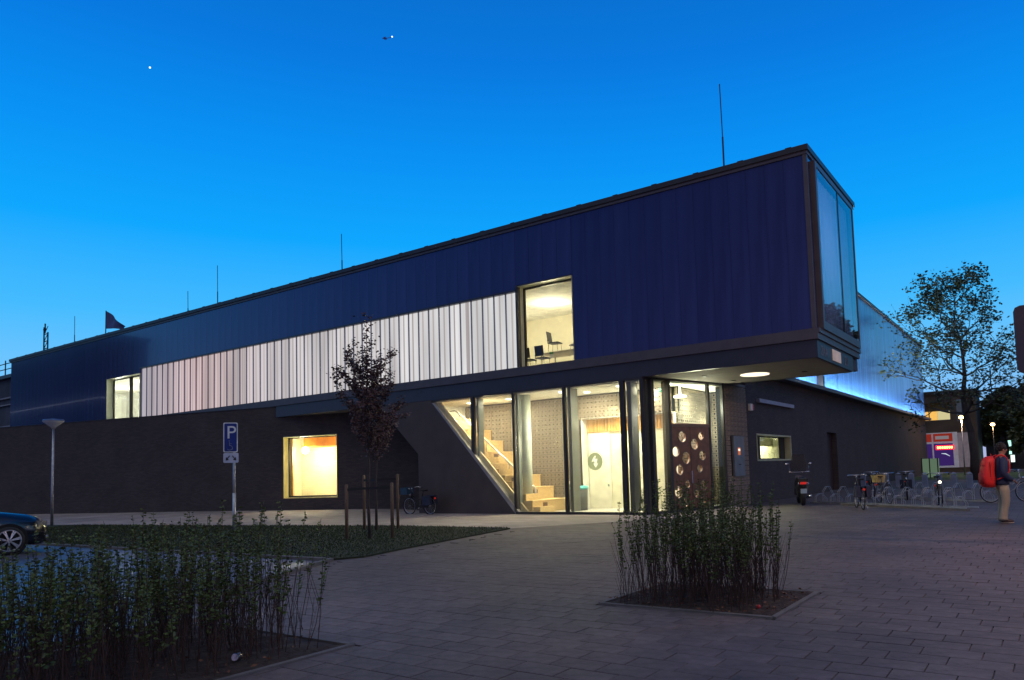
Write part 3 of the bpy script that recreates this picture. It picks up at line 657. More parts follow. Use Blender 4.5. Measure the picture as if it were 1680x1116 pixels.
# --- lobby interior
a = MB(); a.plate([(-21, YF+.24), (-11.0, YF+.13), (-9.75, 24.7), (-9.95, 26.5), (-21, 26.5)], [], (0,0,-.03), (1,0,0), (0,1,0), (0,0,1), .045); o = a.build('lobby_floor', LOBBYF, bld); fixn(o.data)
a = MB(); a.plate([(-21, YF+.24), (-11.1, YF+.13), (-9.95, 24.7), (-9.95, 26.5), (-21, 26.5)], [], (0,0,4.36), (1,0,0), (0,1,0), (0,0,1), .05); o = a.build('lobby_ceiling', CEIL, bld); fixn(o.data)
PERF = mat('perforated_block', (.165, .135, .10), .8, var=.12, vscale=6)
def perf_block(w_, h_, d_):
    """pale block with two square perforations recessed in its face; face towards -Y"""
    g_ = .007; hs = .07; xs_ = [g_, w_/4-hs/2, w_/4+hs/2, 3*w_/4-hs/2, 3*w_/4+hs/2, w_-g_]; zs_ = [g_, h_/2-hs/2, h_/2+hs/2, h_-g_]
    m = MB()
    idx = {}
    for i, x_ in enumerate(xs_):
        for k, z_ in enumerate(zs_): idx[i, k] = len(m.v); m.v.append((x_, 0, z_))
    for i in range(5):
        for k in range(3):
            if k == 1 and i in (1, 3):
                q = [idx[i,k], idx[i+1,k], idx[i+1,k+1], idx[i,k+1]]; b_ = len(m.v)
                m.v += [(m.v[j][0], .05, m.v[j][2]) for j in q]
                for e in range(4): m.f.append((q[e], q[(e+1)%4], b_+(e+1)%4, b_+e)); m.m.append(0)
                m.f.append((b_, b_+1, b_+2, b_+3)); m.m.append(1)
            else: m.f.append((idx[i,k], idx[i+1,k], idx[i+1,k+1], idx[i,k+1])); m.m.append(0)
    b_ = len(m.v); m.v += [(x_, d_, z_) for x_, z_ in ((g_,g_),(w_-g_,g_),(w_-g_,h_-g_),(g_,h_-g_))]
    c4 = [idx[0,0], idx[5,0], idx[5,3], idx[0,3]]
    for e in range(4): m.f.append((c4[e], c4[(e+1)%4], b_+(e+1)%4, b_+e)); m.m.append(0)
    return m
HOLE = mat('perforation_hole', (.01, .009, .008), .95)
pb = perf_block(.36, .18, .09); pbm = pb.mesh('perforated_block', [PERF, HOLE])
a = MB(); YB = 23.2
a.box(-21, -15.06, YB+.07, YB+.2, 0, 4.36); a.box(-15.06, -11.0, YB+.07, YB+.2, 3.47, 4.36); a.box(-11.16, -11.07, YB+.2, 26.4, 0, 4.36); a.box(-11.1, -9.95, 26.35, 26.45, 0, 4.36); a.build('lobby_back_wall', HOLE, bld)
bl = []
nx_ = int((22.5-15.06)/.36)
for r_ in range(24):
    for i in range(40):
        x0 = -20.94+i*.36+(.18 if r_ % 2 else 0)*0
        z0 = r_*.18
        if z0+.18 > 4.36: continue
        if x0+.36 > -15.04 and z0 < 3.42: continue
        if x0+.36 > -11.0: continue
        # behind the tiers nobody sees them
        if z0 < .47*((-15.8-x0)/.62-1): continue
        bl.append((x0, z0))
bl.sort(key=lambda q: -q[0])
rest = MB()
for i, (x0, z0) in enumerate(bl):
    if i < 240: obj('perforated_block', pbm, bld, (x0, YB-.0, z0))
    else: rest.add([(x_+x0, y_+YB, z_+z0) for x_, y_, z_ in pb.v], pb.f); rest.m[-len(pb.f):] = pb.m
for r_ in range(24):
    for i in range(3): rest.add([(-11.0+x_+i*.35, 26.33+y_, z_+r_*.18) for x_, y_, z_ in pb.v], pb.f); rest.m[-len(pb.f):] = pb.m
    for i in range(9):
        rest.add([(-11.0-y_, YB+.02+x_+i*.36, z_+r_*.18) for x_, y_, z_ in pb.v], pb.f); rest.m[-len(pb.f):] = pb.m
rest.build('perforated_block_field', [PERF, HOLE], bld, kind='stuff')
# niche with slats, door and wall
a = MB(); a.box(-15.06, -15.03, YB, YB+.5, 0, 3.47); a.box(-15.03, -11.17, YB+.0, YB+.5, 3.44, 3.47); a.box(-11.17, -11.07, YB+.0, YB+.5, 0, 3.44); a.build('niche_lining', WHITE, bld)
a = MB(); a.box(-15.0, -11.17, YB+.42, YB+.47, 0, 3.44); a.build('niche_wall', mat('niche_wall', (.66, .64, .50), .7), bld)
x = -15.0
slm = MB(); slm.box(0, .045, 0, .05, 0, .5); slmm = slm.mesh('slat', SLAT); i = 0
while x < -11.25: obj('slat', slmm, bld, (x, YB+.32+.015*(i % 2), 2.93)); x += .062; i += 1
a = MB(); a.box(-15.0, -14.02, YB+.375, YB+.42, .04, 2.9); dl = a.build('toilet_door', mat('white_door', (.72, .70, .58), .5), bld, label='pale inner door with round lightning bolt emblem')
a = MB(); a.tube([(-14.14, YB+.36, 1.0), (-14.14, YB+.31, 1.0), (-14.26, YB+.31, 1.0)], .012); a.box(-14.17, -14.11, YB+.36, YB+.375, .86, .95); a.build('handle', CHROME, dl)
EMB = mat('emblem_green', (.13, .16, .08), .6)
a = MB(); a.plate(circ(0, 0, .34, 28), [], (-14.72, YB+.372, 1.82), (1,0,0), (0,0,1), (0,1,0), .004); a.build('emblem_disc', EMB, dl)
bolt = [(-.06, .22), (-.14, .0), (-.03, .03), (.04, -.02), (.0, -.08), (-.08, -.08), (.03, -.25), (.13, -.08), (.06, -.08), (.12, .07), (.0, .07), (.04, .2)]
bolt = [(.0, .21), (-.15, -.02), (-.02, .0), (.0, -.09), (-.06, -.08), (.04, -.25), (.14, -.08), (.08, -.09), (.12, .09), (.01, .07), (.05, .20)]
a = MB(); a.plate(bolt, [], (-14.73, YB+.366, 1.83), (1,0,0), (0,0,1), (0,1,0), .004); o = a.build('emblem_bolt', WHITE, dl); fixn(o.data)
a = MB(); a.box(-15.0, -11.17, YB+.3, YB+.41, .0, .035); a.build('skirting', WHITE, bld)
# wall closing the lobby behind the portholed door
a = MB(); a.box(-10.0, -9.95, 24.9, 26.4, 0, 4.36); a.build('lobby_side_wall', PERF, bld)
# tiers of the wooden seating stair
for k in range(1, 9):
    xr = -15.8-.62*(k-1); x0 = xr-.62-.02 if k < 8 else -20.94
    a = MB(); a.box(x0, xr, 20.96, YB-.02, (k-1)*.47, k*.47-.035); st = a.build('stair_step', WOOD, bld)
    b = MB(); b.box(x0, xr+.03, 20.94, YB-.02, k*.47-.033, k*.47); b.build('tread', mat('tread_wood', (.70, .52, .26), .4, var=.15), st)
    if k in (1, 2, 3, 5):
        b = MB(); yy = 21.35+.25*(k % 3); b.box(xr, xr+.006, yy, yy+.28, (k-1)*.47+.14, k*.47-.1); b.build('perforated_inset', mat('inset_dark', (.09, .04, .02), .7), st)
for k in range(1, 9):   # small walking steps cut in by the slope
    xr = -15.8-.62*(k-1)+.31
    a = MB(); a.box(xr-.31, xr, 21.0, 21.9, (k-1)*.47+.0, (k-1)*.47+.235); a.build('half_step', WOOD, bld)
a = MB(); a.plate([(-15.75, .02), (-20.9, 3.96), (-20.9, 4.3), (-20.0, 4.3), (-15.6, .65), (-15.5, .02)], [], (0, 20.86, 0), (1,0,0), (0,0,1), (0,1,0), .06)
a = MB(); a.plate([(-16.15, .02), (-20.3, 4.33), (-20.05, 4.33), (-15.85, .03)], [], (0, 20.84, 0), (1,0,0), (0,0,1), (0,1,0), .07); o = a.build('stair_stringer', mat('stringer_wood', (.72, .58, .34), .5), bld); fixn(o.data)
hr = thing('handrail', 'slim steel handrail running down the wooden seating stair', 'handrail')
m = MB(); m.tube([(-20.75, 21.7, 4.06), (-20.08, 21.7, 4.07), (-17.22, 21.7, 1.72), (-16.3, 21.7, .98), (-16.2, 21.7, .9), (-16.2, 21.7, .0)], .036, 8); m.build('rail', mat('rail_steel', (.75, .75, .75), .3, .4), hr, True)
for xx, zt in ((-19.9, 3.9), (-18.5, 2.75), (-17.4, 1.85)):
    m = MB(); m.tube([(xx, 21.7, zt), (xx-.08, 21.7, zt-.85)], .018); m.build('baluster', GALV, hr)
bn = thing('waste_bin', 'dark lobby bin with turquoise lid beside the white inner door', 'bin', (-14.95, 22.75, .015))
m = MB(); m.lathe((0,0,0), [(.30, 0), (.33, .78)], 18); m.build('body', mat('bin_dark', (.03, .04, .045), .5), bn, True)
m = MB(); m.lathe((0,0,.78), [(.35, 0), (.35, .1), (.3, .13)], 18); m.build('lid', mat('turquoise', (.08, .45, .5), .4), bn, True)
sk = MB(); sk.box(-15.75, -15.62, YB-.012, YB, .98, 1.1); sk.box(-15.55, -15.42, YB-.012, YB, .98, 1.1); sk.build('socket', WHITE, bld)
# ceiling lights in the lobby, then unseen fill lamps added for brightness
DSC = emis('downlight_glow', (1, .94, .8), 9)
for i, (x, y, e) in enumerate(((-14.8, 21.56, 34), (-14.2, 22.35, 30), (-12.37, 21.56, 34), (-11.98, 23.0, 34), (-17.6, 22.0, 42), (-19.6, 22.0, 34), (-10.9, 22.4, 20))):
    m = MB(); m.lathe((x, y, 4.335), [(.11, 0), (.11, .022)], 14); m.build('downlight', DSC, bld)
    light('AREA', (x, y, 4.31), e*4.4, (1, .84, .58), .3)
light('POINT', (-13.0, YB-.35, 3.3), 55, (1, .84, .54), .15); light('POINT', (-15.2, 22.0, 2.6), 110, (1, .84, .58), .3); light('POINT', (-18.6, 21.9, 3.7), 60, (1, .78, .44), .3)  # added point lamps without fittings, lift the lobby brightness
light('SPOT', (-13.6, 22.5, 4.3), 420, (1, .85, .55), .05, rot=(R(30), 0, 0), spot=R(60))
m = MB(); m.lathe((-10.78, 23.0, 3.92), [(.22, 0), (.22, .06), (.05, .1), (.012, .44)], 18); pl_ = m.build('pendant_lamp', emis('pendant_glow', (1, .85, .55), 7), None); tag(pl_, 'bright round pendant lamp above the portholed door', 'lamp')
light('POINT', (-10.55, 23.9, 3.6), 150, (1, .88, .68), .2); light('POINT', (-10.45, 25.4, 3.0), 170, (1, .88, .68), .2)  # added lamps without fittings, brighten the vestibule behind the portholes
m = MB(); m.box(-11.1, -10.75, 22.0, 22.03, 4.05, 4.2); ex = m.build('exit_sign', emis('exit_green', (.15, .85, .45), 1.6), None); tag(ex, 'small green lit exit sign under the lobby ceiling above the door', 'sign')
# roof of the lobby closes towards the left
a = MB(); a.box(-21.0, -20.95, YF+.24, YB+.2, 0, 4.36); a.build('lobby_end_wall', WHITE, bld)
a = MB(); a.box(-21.2, -21.01, YF+.24, YB+2.2, 0, 4.45); a.build('entrance_side_wall', PANELM, bld)

# --- right-hand (wing) lower wall, X = -9.8, facing +X
XWG = -9.8
door_y = (38.5, 40.5)
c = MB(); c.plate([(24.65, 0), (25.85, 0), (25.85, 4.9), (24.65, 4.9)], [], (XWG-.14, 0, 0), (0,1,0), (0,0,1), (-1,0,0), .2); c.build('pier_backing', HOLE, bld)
c = MB(); c.plate([(26.84, 0), (door_y[0], 0), (door_y[0], 3.05), (door_y[1], 3.05), (door_y[1], 0), (74.0, 0), (74.0, 5.05), (26.84, 5.05)],
                  [rect(27.82, 32.25, 1.65, 2.70)], (XWG, 0, 0), (0,1,0), (0,0,1), (-1,0,0), .35); o = c.build('brick_wall', BRKY, bld); fixn(o.data)
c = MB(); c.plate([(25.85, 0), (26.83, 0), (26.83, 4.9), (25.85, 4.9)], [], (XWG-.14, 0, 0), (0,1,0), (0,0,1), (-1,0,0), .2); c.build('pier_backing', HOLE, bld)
pz = PERF
pbo = mat('perforated_block_outside', (.24, .19, .15), .85, var=.15, vscale=5)
pbm2 = pb.mesh('perforated_block', [pbo, HOLE])
for r_ in range(24):
    for i in range(6):
        z0 = r_*.185; y0 = 24.66+i*.36
        if 1.10 < z0+.09 < 2.55 and i in (1, 2, 3): continue
        o = obj('perforated_block', pbm2, bld, (XWG, y0, z0)); o.rotation_euler = (0, 0, R(90))
# door recess
c = MB(); c.box(XWG-.34, XWG-.28, door_y[0]+.002, door_y[1]-.002, 0, 3.048); c.build('side_door', mat('side_door', (.05, .025, .022), .5), bld)
# window in the side wall
c = MB(); c.plate(rect(27.82, 32.25, 1.65, 2.70), [rect(29.0, 31.6, 1.74, 2.62), rect(27.9, 28.85, 1.74, 2.62)], (XWG-.28, 0, 0), (0,1,0), (0,0,1), (-1,0,0), .07)
sw = c.build('window', DARK, bld, label='small wide window in the side wall, lit inside'); fixn(sw.data)
c = MB(); c.plate(rect(27.8, 32.27, 1.63, 2.72), [rect(27.86, 32.2, 1.69, 2.66)], (XWG+.02, 0, 0), (0,1,0), (0,0,1), (-1,0,0), .29); o = c.build('reveal', mat('side_reveal', (.50, .50, .30), .5), sw); fixn(o.data)
c = MB(); c.box(XWG-.32, XWG-.315, 27.9, 31.6, 1.74, 2.62); c.build('pane', CLG, sw)
a = MB(); a.box(-13.2, -13.15, 26, 40, 0, 3.6); a.box(-13.15, XWG-.4, 39.9, 40, 0, 3.6); a.box(-13.15, XWG-.4, 26.9, 27, 0, 3.6); a.box(-12.0, -11.6, 31.5, 37.5, 0, 2.35); a.build('room_wall', mat('side_room', (.60, .60, .40), .8), bld)
a = MB(); a.box(-13.2, XWG-.36, 26.9, 40, 3.4, 3.45); a.build('room_ceiling', CEIL, bld)
light('POINT', (-10.9, 33.5, 2.9), 520, (1, .93, .66), .3)
# intercom panel
ip = thing('intercom_panel', 'grey metal intercom and letterbox panel with orange display on the perforated pier', 'intercom', (XWG-.0, 25.72, 1.85))
m = MB(); m.box(-.03, .06, -.52, .52, -.75, .72); m.build('plate', mat('panel_grey', (.22, .23, .25), .4, .5), ip)
m = MB(); m.box(.06, .066, -.16, .1, .02, .3); m.build('screen_frame', mat('orange_plate', (.55, .16, .05), .5, emit=(1, .25, .08), es=.35), ip)
m = MB(); m.box(.067, .07, -.12, .05, .17, .25); m.build('display', emis('display_glow', (1, .8, .6), 1.5), ip)
m = MB(); m.box(.06, .064, -.12, .12, -.35, -.31); m.build('letter_slot', DARK, ip)
wl_ = thing('wall_light', 'long unlit tubular light fitting on the side wall above the small window', 'light fitting', (XWG, 30.3, 4.06))
m = MB(); m.box(0, .14, -2.3, 2.3, -.09, .06); m.build('diffuser', mat('fitting_lilac', (.36, .34, .42), .4), wl_)
al = thing('alarm_box', 'small white and red alarm box on the side wall', 'alarm', (XWG, 27.25, 3.72))
m = MB(); m.box(0, .1, -.2, .02, -.12, .14); m.build('housing', WHITE, al); m = MB(); m.box(0, .11, .021, .15, -.1, .12); m.build('lens', mat('red_lens', (.5, .04, .03), .3), al)
# wing upper storey: glowing translucent planks
ZW = 12.15; Y0W = 28.5; Y1W = 74.2
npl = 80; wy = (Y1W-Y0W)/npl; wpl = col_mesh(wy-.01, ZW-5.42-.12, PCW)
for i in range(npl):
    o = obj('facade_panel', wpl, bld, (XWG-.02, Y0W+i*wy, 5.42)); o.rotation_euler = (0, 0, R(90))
c = MB(); c.box(-12, XWG-.1, 26.3, Y1W, 5.1, ZW-.15); c.build('wing_core', mat('core_grey2', (.06, .065, .08), .8), bld)
c = MB(); c.box(-26, XWG+.12, 26.5, Y1W+.15, ZW-.12, ZW+.03); c.build('wing_roof', DARK, bld)
c = MB(); c.box(XWG-.1, XWG+.5, 28.0, Y1W, 5.06, 5.14); c.box(XWG+.46, XWG+.5, 28.0, Y1W, 5.145, 5.24); c.build('light_trough', BRONZE, bld)
c = MB(); c.box(XWG-.02, XWG+.3, 37.2, 37.5, 5.15, 6.2); c.build('trough_bracket', DARK, bld)
c = MB(); c.box(XWG+.26, XWG+.42, 37.6, Y1W-.1, 5.15, 5.20); c.box(XWG+.26, XWG+.42, 28.2, 37.1, 5.15, 5.20); c.build('led_strip', emis('led_blue_white', (.78, .90, 1.0), 60), bld)

# ================================================================== ROOF THINGS
LR = 'lightning rods along the roof'
for (x, z1, lab) in ((-8.58, 14.3, 'tallest thin lightning rod on the roof above the cantilevered right end'), (-27.93, 13.2, 'thin lightning rod at the middle of the long roof'),
                     (-38.46, 13.6, 'thin lightning rod on the roof, second of the group left of the middle'), (-41.5, 12.65, 'shortest thin lightning rod on the roof beside a taller one'), (-55.86, 13.25, 'thin lightning rod near the left end of the roof')):
    m = thing('lightning_rod', lab, 'lightning rod', (x, 22.5, 10.62), group=LR)
    a = MB(); a.tube([(0,0,0), (-.0,0,(z1-10.62)*.5)], .03, 6); a.build('base_rod', DARK, m)
    a = MB(); a.tube([(-.0,0,(z1-10.62)*.5), (-.02,0,z1-10.62)], .018, 6); a.build('tip_rod', DARK, m)
fl = thing('flag', 'dark blue flag flying from a pole above the left part of the roof', 'flag', (-51.42, 22.5, 10.62))
a = MB(); a.tube([(0,0,0), (.03,0,2.35)], .035); a.build('pole', DARK, fl)
a = MB(); nn = 14; vs = []; fs = []
for i in range(nn+1):
    t_ = i/nn
    for k in range(5):
        q = k/4; zt = 2.32-.95*t_-.35*t_*t_; zb = 1.15-.25*t_-.1*t_*t_
        xx = .05+2.3*t_-(.25 if 0 < k < 4 else 0)*t_**6; vs.append((xx, .18*math.sin(t_*7+q)*t_, zt+(zb-zt)*q*(1)))
for i in range(nn):
    for k in range(4): fs.append((i*5+k, i*5+k+1, (i+1)*5+k+1, (i+1)*5+k))
a.add(vs, fs); a.add([(x_, y_+.01, z_) for x_, y_, z_ in vs], [f[::-1] for f in fs]); a.build('cloth', mat('flag_cloth', (.06, .09, .22), .8, var=.3, vscale=2), fl, True)
vt = thing('roof_vent', 'small dark conical vent at the far left of the roof', 'vent', (-64.9+4.2, 24, 10.6))
a = MB(); a.lathe((0,0,0), [(.42, 0), (.34, .6), (.2, 1.1), (.14, 1.35)], 10); a.build('cowl', DARK, vt)

# neighbouring building and mast far left
nb = thing('neighbour_building', 'dark flat-roofed neighbour building at the far left edge behind the long building', 'building', (0,0,0))
NBW = mat('neighbour_wall', (.05, .055, .075), .8, var=.3, vscale=.6)
a = MB(); a.box(-90, -66, 26, 40, 0, 11.3); a.build('wall', NBW, nb)
a = MB(); a.box(-90.4, -65.7, 25.7, 40.3, 11.3, 11.6); a.build('roof', DARK, nb)
a = MB(); a.box(-90, -66, 25.85, 25.99, 9.5, 9.62); a.box(-90, -66, 25.85, 25.99, 8.9, 9.0); a.box(-90, -66, 25.85, 25.99, 7.0, 7.1); a.build('string_course', mat('pale_course', (.25, .26, .3), .7), nb)
a = MB()
for z in (12.2, 12.7): a.tube([(-90, 26, z), (-68.6, 26, z)], .04)
for i in range(8): a.tube([(-90+i*3.0, 26, 11.6), (-90+i*3.0, 26, 13)], .05)
a.build('railing', DARK, nb)
mast = thing('lattice_mast', 'small lattice mast rising above the far left end of the roof', 'mast', (-71.5, 26.5, 11.6))
a = MB()
for i in (0, 1): a.tube([(i*.75, 0, 0), (i*.75, 0, 3.6-.5*i)], .06)
for k in range(5): a.tube([(0, 0, .5+k*.62), (.75, 0, .5+k*.62)], .04); a.tube([(0, 0, .5+k*.62), (.75, 0, 1.12+k*.62)], .03)
a.tube([(.2, 0, 3.1), (.2, 0, 3.9)], .06); a.tube([(-.1, 0, 3.4), (.45, 0, 3.4)], .06); a.build('lattice', DARK, mast)
# building opposite the left end, outside the frame, which the glossy facade mirrors
ob = thing('opposite_building', 'dark apartment block opposite the left end of the long building', 'building')
a = MB(); a.box(-150, -103, -9, -3, 0, 21); a.build('wall', NBW, ob)
a = MB(); a.box(-150.3, -102.7, -9.3, -2.7, 21, 21.5); a.build('roof', DARK, ob)
a = MB(); a.box(-103, -102.9, -8.8, -3.2, 12.9, 13.1); a.box(-150, -103, -2.99, -2.9, 12.9, 13.05); a.build('light_line', emis('light_line', (.6, .7, .9), .9), ob)

# ================================================================== STREET FURNITURE
def street_lamp(loc, h, lab, head='cone', glow=None, energy=0, color=(1, .62, .28), group=None, pole=GALV):
    t_ = thing('street_lamp', lab, 'street lamp', loc, group=group)
    m = MB(); m.tube([(0,0,0), (0,0,h*.3), (0,0,h-.35)], [.055, .048, .036], 10); m.build('pole', pole, t_, True)
    if head == 'cone':
        m = MB(); m.lathe((0,0,h-.38), [(.06, 0), (.10, .06), (.34, .26), (.36, .30)], 24); m.build('shade', mat('lamp_shade_pale', (.55, .55, .58), .4), t_, True)
        m = MB(); m.lathe((0,0,h-.075), [(.37, 0), (.33, .05), (.1, .075)], 24); m.build('cap', mat('lamp_cap', (.10, .16, .30), .3, .5), t_, True)
    else:
        m = MB(); m.ball((0,0,h-.2), .16, 8, (1.2, 1, .8)); m.build('globe', glow, t_, True)
        m = MB(); m.lathe((0,0,h-.05), [(.3, 0), (.25, .06), (.05, .1)], 16); m.build('cap', DARK, t_)
    if energy: light('POINT', (loc[0], loc[1], h-.45), energy, color, .12)
    return t_
street_lamp((-33.0, 12.6, .02), 4.2, 'unlit cone-headed lamp post standing at the far left in front of the brick wall')
GLOW = emis('sodium_glow', (1, .55, .18), 22)
WGLOW = emis('white_glow', (1, .85, .6), 22)
street_lamp((1.95, 14.1, 0), 6.0, 'tall lit street lamp on the plaza beyond the right edge of the picture', 'globe', GLOW, 950, (1, .57, .38))
street_lamp((9.0, 31.0, 0), 6.0, 'lit street lamp beyond the bicycle racks outside the right edge', 'globe', GLOW, 620, (1, .58, .28))
street_lamp((5.0, -9.0, 0), 6.5, 'unseen street lamp added behind the viewer to warm the light on the plaza', 'globe', GLOW, 150, (1, .55, .34))  # added lamp out of view, warm fill on the ground
street_lamp((-26, -9.0, 0), 6.5, 'unseen street lamp added behind the viewer to warm the light by the parking lot', 'globe', GLOW, 90, (1, .6, .4))  # another added lamp out of view, warm fill on the left side

# parking sign
BLUE = mat('sign_blue', (.01, .035, .22), .35, emit=None); SW = mat('sign_white', (.90, .88, .80), .3, emit=None); SGREY = mat('sign_symbol_grey', (.20, .24, .34), .5); SBL = mat('sign_black', (.01, .01, .012), .5)
sg = Vector((-19.0, 11.5, 0)); vd = Vector((-sg.x, -sg.y, 0)).normalized(); su = Vector((-vd.y, vd.x, 0))  # su = right in view
su = -su if su.dot(cr) < 0 else su
ps = thing('parking_sign', 'blue disabled parking sign with white P and a small arrow plate on a thin pole', 'sign', (0,0,0))
b0 = sg+su*.02-vd*.05
m = MB(); m.tube([(b0.x+su.x*.06, b0.y+su.y*.06, 0), (b0.x+su.x*.06, b0.y+su.y*.06, 3.1)], .036, 10); m.tube([(b0.x+su.x*.06, b0.y+su.y*.06, 0), (b0.x+su.x*.06, b0.y+su.y*.06, 1.2)], .046, 10); m.build('pole', GALV, ps, True)
UP = Vector((0,0,1))
def sboard(u0, u1, z0, z1, off, M, name, th_=.02, rr=.03):
    pts = []
    for cx, cy, a0_ in ((u1-rr, z0+rr, -90), (u1-rr, z1-rr, 0), (u0+rr, z1-rr, 90), (u0+rr, z0+rr, 180)):
        for q in (0, 45, 90): pts.append((cx+rr*math.cos(R(a0_+q)), cy+rr*math.sin(R(a0_+q))))
    m = MB(); m.plate(pts, [], sg+vd*off, su, UP, -vd, th_); o = m.build(name, M, ps); fixn(o.data); return o
sboard(-.19, .17, 2.32, 3.14, .00, SW, 'sign_board'); sboard(-.165, .145, 2.345, 3.115, .006, BLUE, 'sign_face', .006)
sboard(-.19, .19, 2.03, 2.30, .00, mat('plate_grey', (.55, .57, .66), .45), 'arrow_plate')
RM = Matrix((su, UP, vd)).transposed().to_4x4()
def stick(me, name, u, z, off):
    o = obj(name, me, ps); o.matrix_world = Matrix.Translation(sg+su*u+UP*z+vd*off) @ RM; return o
stick(text_mesh('P', .50, SW, 'letter_p', .002), 'letter_p', -.12, 2.70, .010)
m = MB(); m.ring((0,0,0), (0,0,1), .065, .009, 20, 4, R(-200), R(60)); m.bar((-.01,.16,0), (0,.06,0), .018, .008); m.bar((0,.06,0),(.05,.055,0), .015,.008); m.bar((.05,.055,0),(.075,-.04,0), .015,.008); m.ball((-.012,.19,0), .017, 5, (1,1,.4)); m.bar((0,.12,0),(.045,.115,0), .012,.008)
stick(m.mesh('wheelchair_symbol', SGREY), 'wheelchair_symbol', -.03, 2.44, .011)
for sx in (-1, 1):
    m = MB(); m.bar((sx*.03,.055,0), (sx*.09,-.02,0), .022, .006); m.plate([(sx*.13,-.075),(sx*.05,-.06),(sx*.12,.02)], [], (0,0,-.003), (1,0,0),(0,1,0),(0,0,1), .006)
    stick(m.mesh('arrow', SBL), 'arrow', 0, 2.17, .006)

# dark sign board on a post at the right edge
rs = thing('road_sign', 'dark back of a tall sign board on a post, cut by the right picture edge', 'sign', (-.1, 14.35, 0))
m = MB(); m.tube([(.22,0,0), (.22,0,4.1)], .04, 10); m.build('pole', GALV, rs, True)
pts = []
for cx, cy, a0_ in ((.40, 2.98, -90), (.40, 3.94, 0), (-.22, 3.94, 90), (-.22, 2.98, 180)):
    for q in (0, 45, 90): pts.append((cx+.1*math.cos(R(a0_+q)), cy+.1*math.sin(R(a0_+q))))
m = MB(); m.plate(pts, [], (0,-.05,0), (1,0,0), (0,0,1), (0,-1,0), .03); o = m.build('board', mat('sign_back', (.05, .04, .06), .5), rs); fixn(o.data)

# ================================================================== VEGETATION
STEM = mat('red_stem', (.058, .030, .020), .8, var=.3); LEAF = mat('shrub_leaf', (.072, .105, .016), .6, var=.4, vscale=8)
def leaf(m, p, d, l, w_):
    d = Vector(d).normalized(); q = d.cross(Vector((random.uniform(-1,1), random.uniform(-1,1), random.uniform(-1,1)))).normalized()*w_
    m.add([p, p+d*l*.5+q, p+d*l, p+d*l*.5-q], [(0,1,2,3)])
def shrub(cx, cy, sx, sy, n, hmin, hmax, lab, group):
    t_ = thing('shrub', lab, 'shrub', (cx, cy, 0), group=group)
    st, lf = MB(), MB(); 
    for i in range(n):
        x, y = random.uniform(-sx, sx), random.uniform(-sy, sy); h = random.uniform(hmin, hmax)*(1 if random.random() > .25 else .8)
        lx, ly = random.gauss(0, .10)+x*.25, random.gauss(0, .10)+y*.2
        bend = random.uniform(.6, 1.6)
        P = [Vector((x+lx*(k/4)**bend+random.gauss(0,.006), y+ly*(k/4)**bend, h*k/4)) for k in range(5)]
        st.tube(P, [.0045, .004, .0032, .0024, .0014], 4, False)
        # thin side twigs low down
        for k in range(random.randint(3, 7)):
            a = random.uniform(0, 6.28); z0 = random.uniform(.0, .45)*h; b = P[0].lerp(P[4], z0/h); ll = random.uniform(.12, .45)
            st.tube([b, b+Vector((math.cos(a)*ll*.3, math.sin(a)*ll*.3, ll))], [.0025, .001], 3, False)
        z = random.uniform(.38, .62)*h
        while z < h:
            f = z/h*4; i0 = min(3, int(f)); b = P[i0].lerp(P[i0+1], f-i0)
            for s_ in range(random.randint(2, 5)):
                a = random.uniform(0, 6.28); e = random.uniform(-.2, 1.0); l_ = random.uniform(.024, .054)*(1.15-.5*z/h)
                leaf(lf, b, (math.cos(a), math.sin(a), e), l_, l_*.29)
            z += random.uniform(.018, .045)
    st.build('stems', STEM, t_); lf.build('foliage', LEAF, t_)
    return t_
def bed(b, lab):
    m = MB(); nx, ny = 24, 20; vs = []; fs = []
    for i in range(nx+1):
        for j in range(ny+1):
            x = b[0]+(b[1]-b[0])*i/nx; y = b[2]+(b[3]-b[2])*j/ny; e = 0 if i in (0, nx) or j in (0, ny) else random.uniform(.0, .035)
            vs.append((x, y, .008+e))
    for i in range(nx):
        for j in range(ny): a = i*(ny+1)+j; fs.append((a, a+ny+1, a+ny+2, a+1))
    m.add(vs, fs); o = m.build('planting_soil', SOIL, kind='structure')
    k = MB(); w_ = .055
    for p, q in (((b[0], b[2]), (b[1], b[2])), ((b[1], b[2]), (b[1], b[3])), ((b[1], b[3]), (b[0], b[3])), ((b[0], b[3]), (b[0], b[2]))):
        k.bar((*p, .012), (*q, .012), w_, .03)
    kk = k.build('bed_edging', KERB, None, kind='structure')
bed(bedR, ''); bed(bedL, '')
lit = MB()
for b in (bedR, bedL):
    for i in range(260):
        x, y = random.uniform(b[0], b[1]), random.uniform(b[2], b[3]); a = random.uniform(0, 6.28)
        leaf(lit, Vector((x, y, random.uniform(.03, .06))), (math.cos(a), math.sin(a), .15), random.uniform(.02, .06), .012)
tag(lit.build('leaf_litter', mat('dry_leaf', (.16, .07, .035), .8, var=.4), kind='stuff'), 'dry fallen leaves scattered on the soil of both planting beds', 'leaf litter')
rown = ['first', 'second', 'third', 'fourth', 'fifth', 'sixth']
for iy in range(2):
    for ix in range(5):
        cx = bedR[0]+.42+ix*.275; cy = bedR[2]+.32+iy*.78
        shrub(cx, cy, .20, .34, 23, .85, 1.38, 'twiggy shrub in the square bed by the entrance, %s in the %s row' % (rown[ix], ('front', 'rear')[iy]), 'shrubs in the square bed before the entrance')
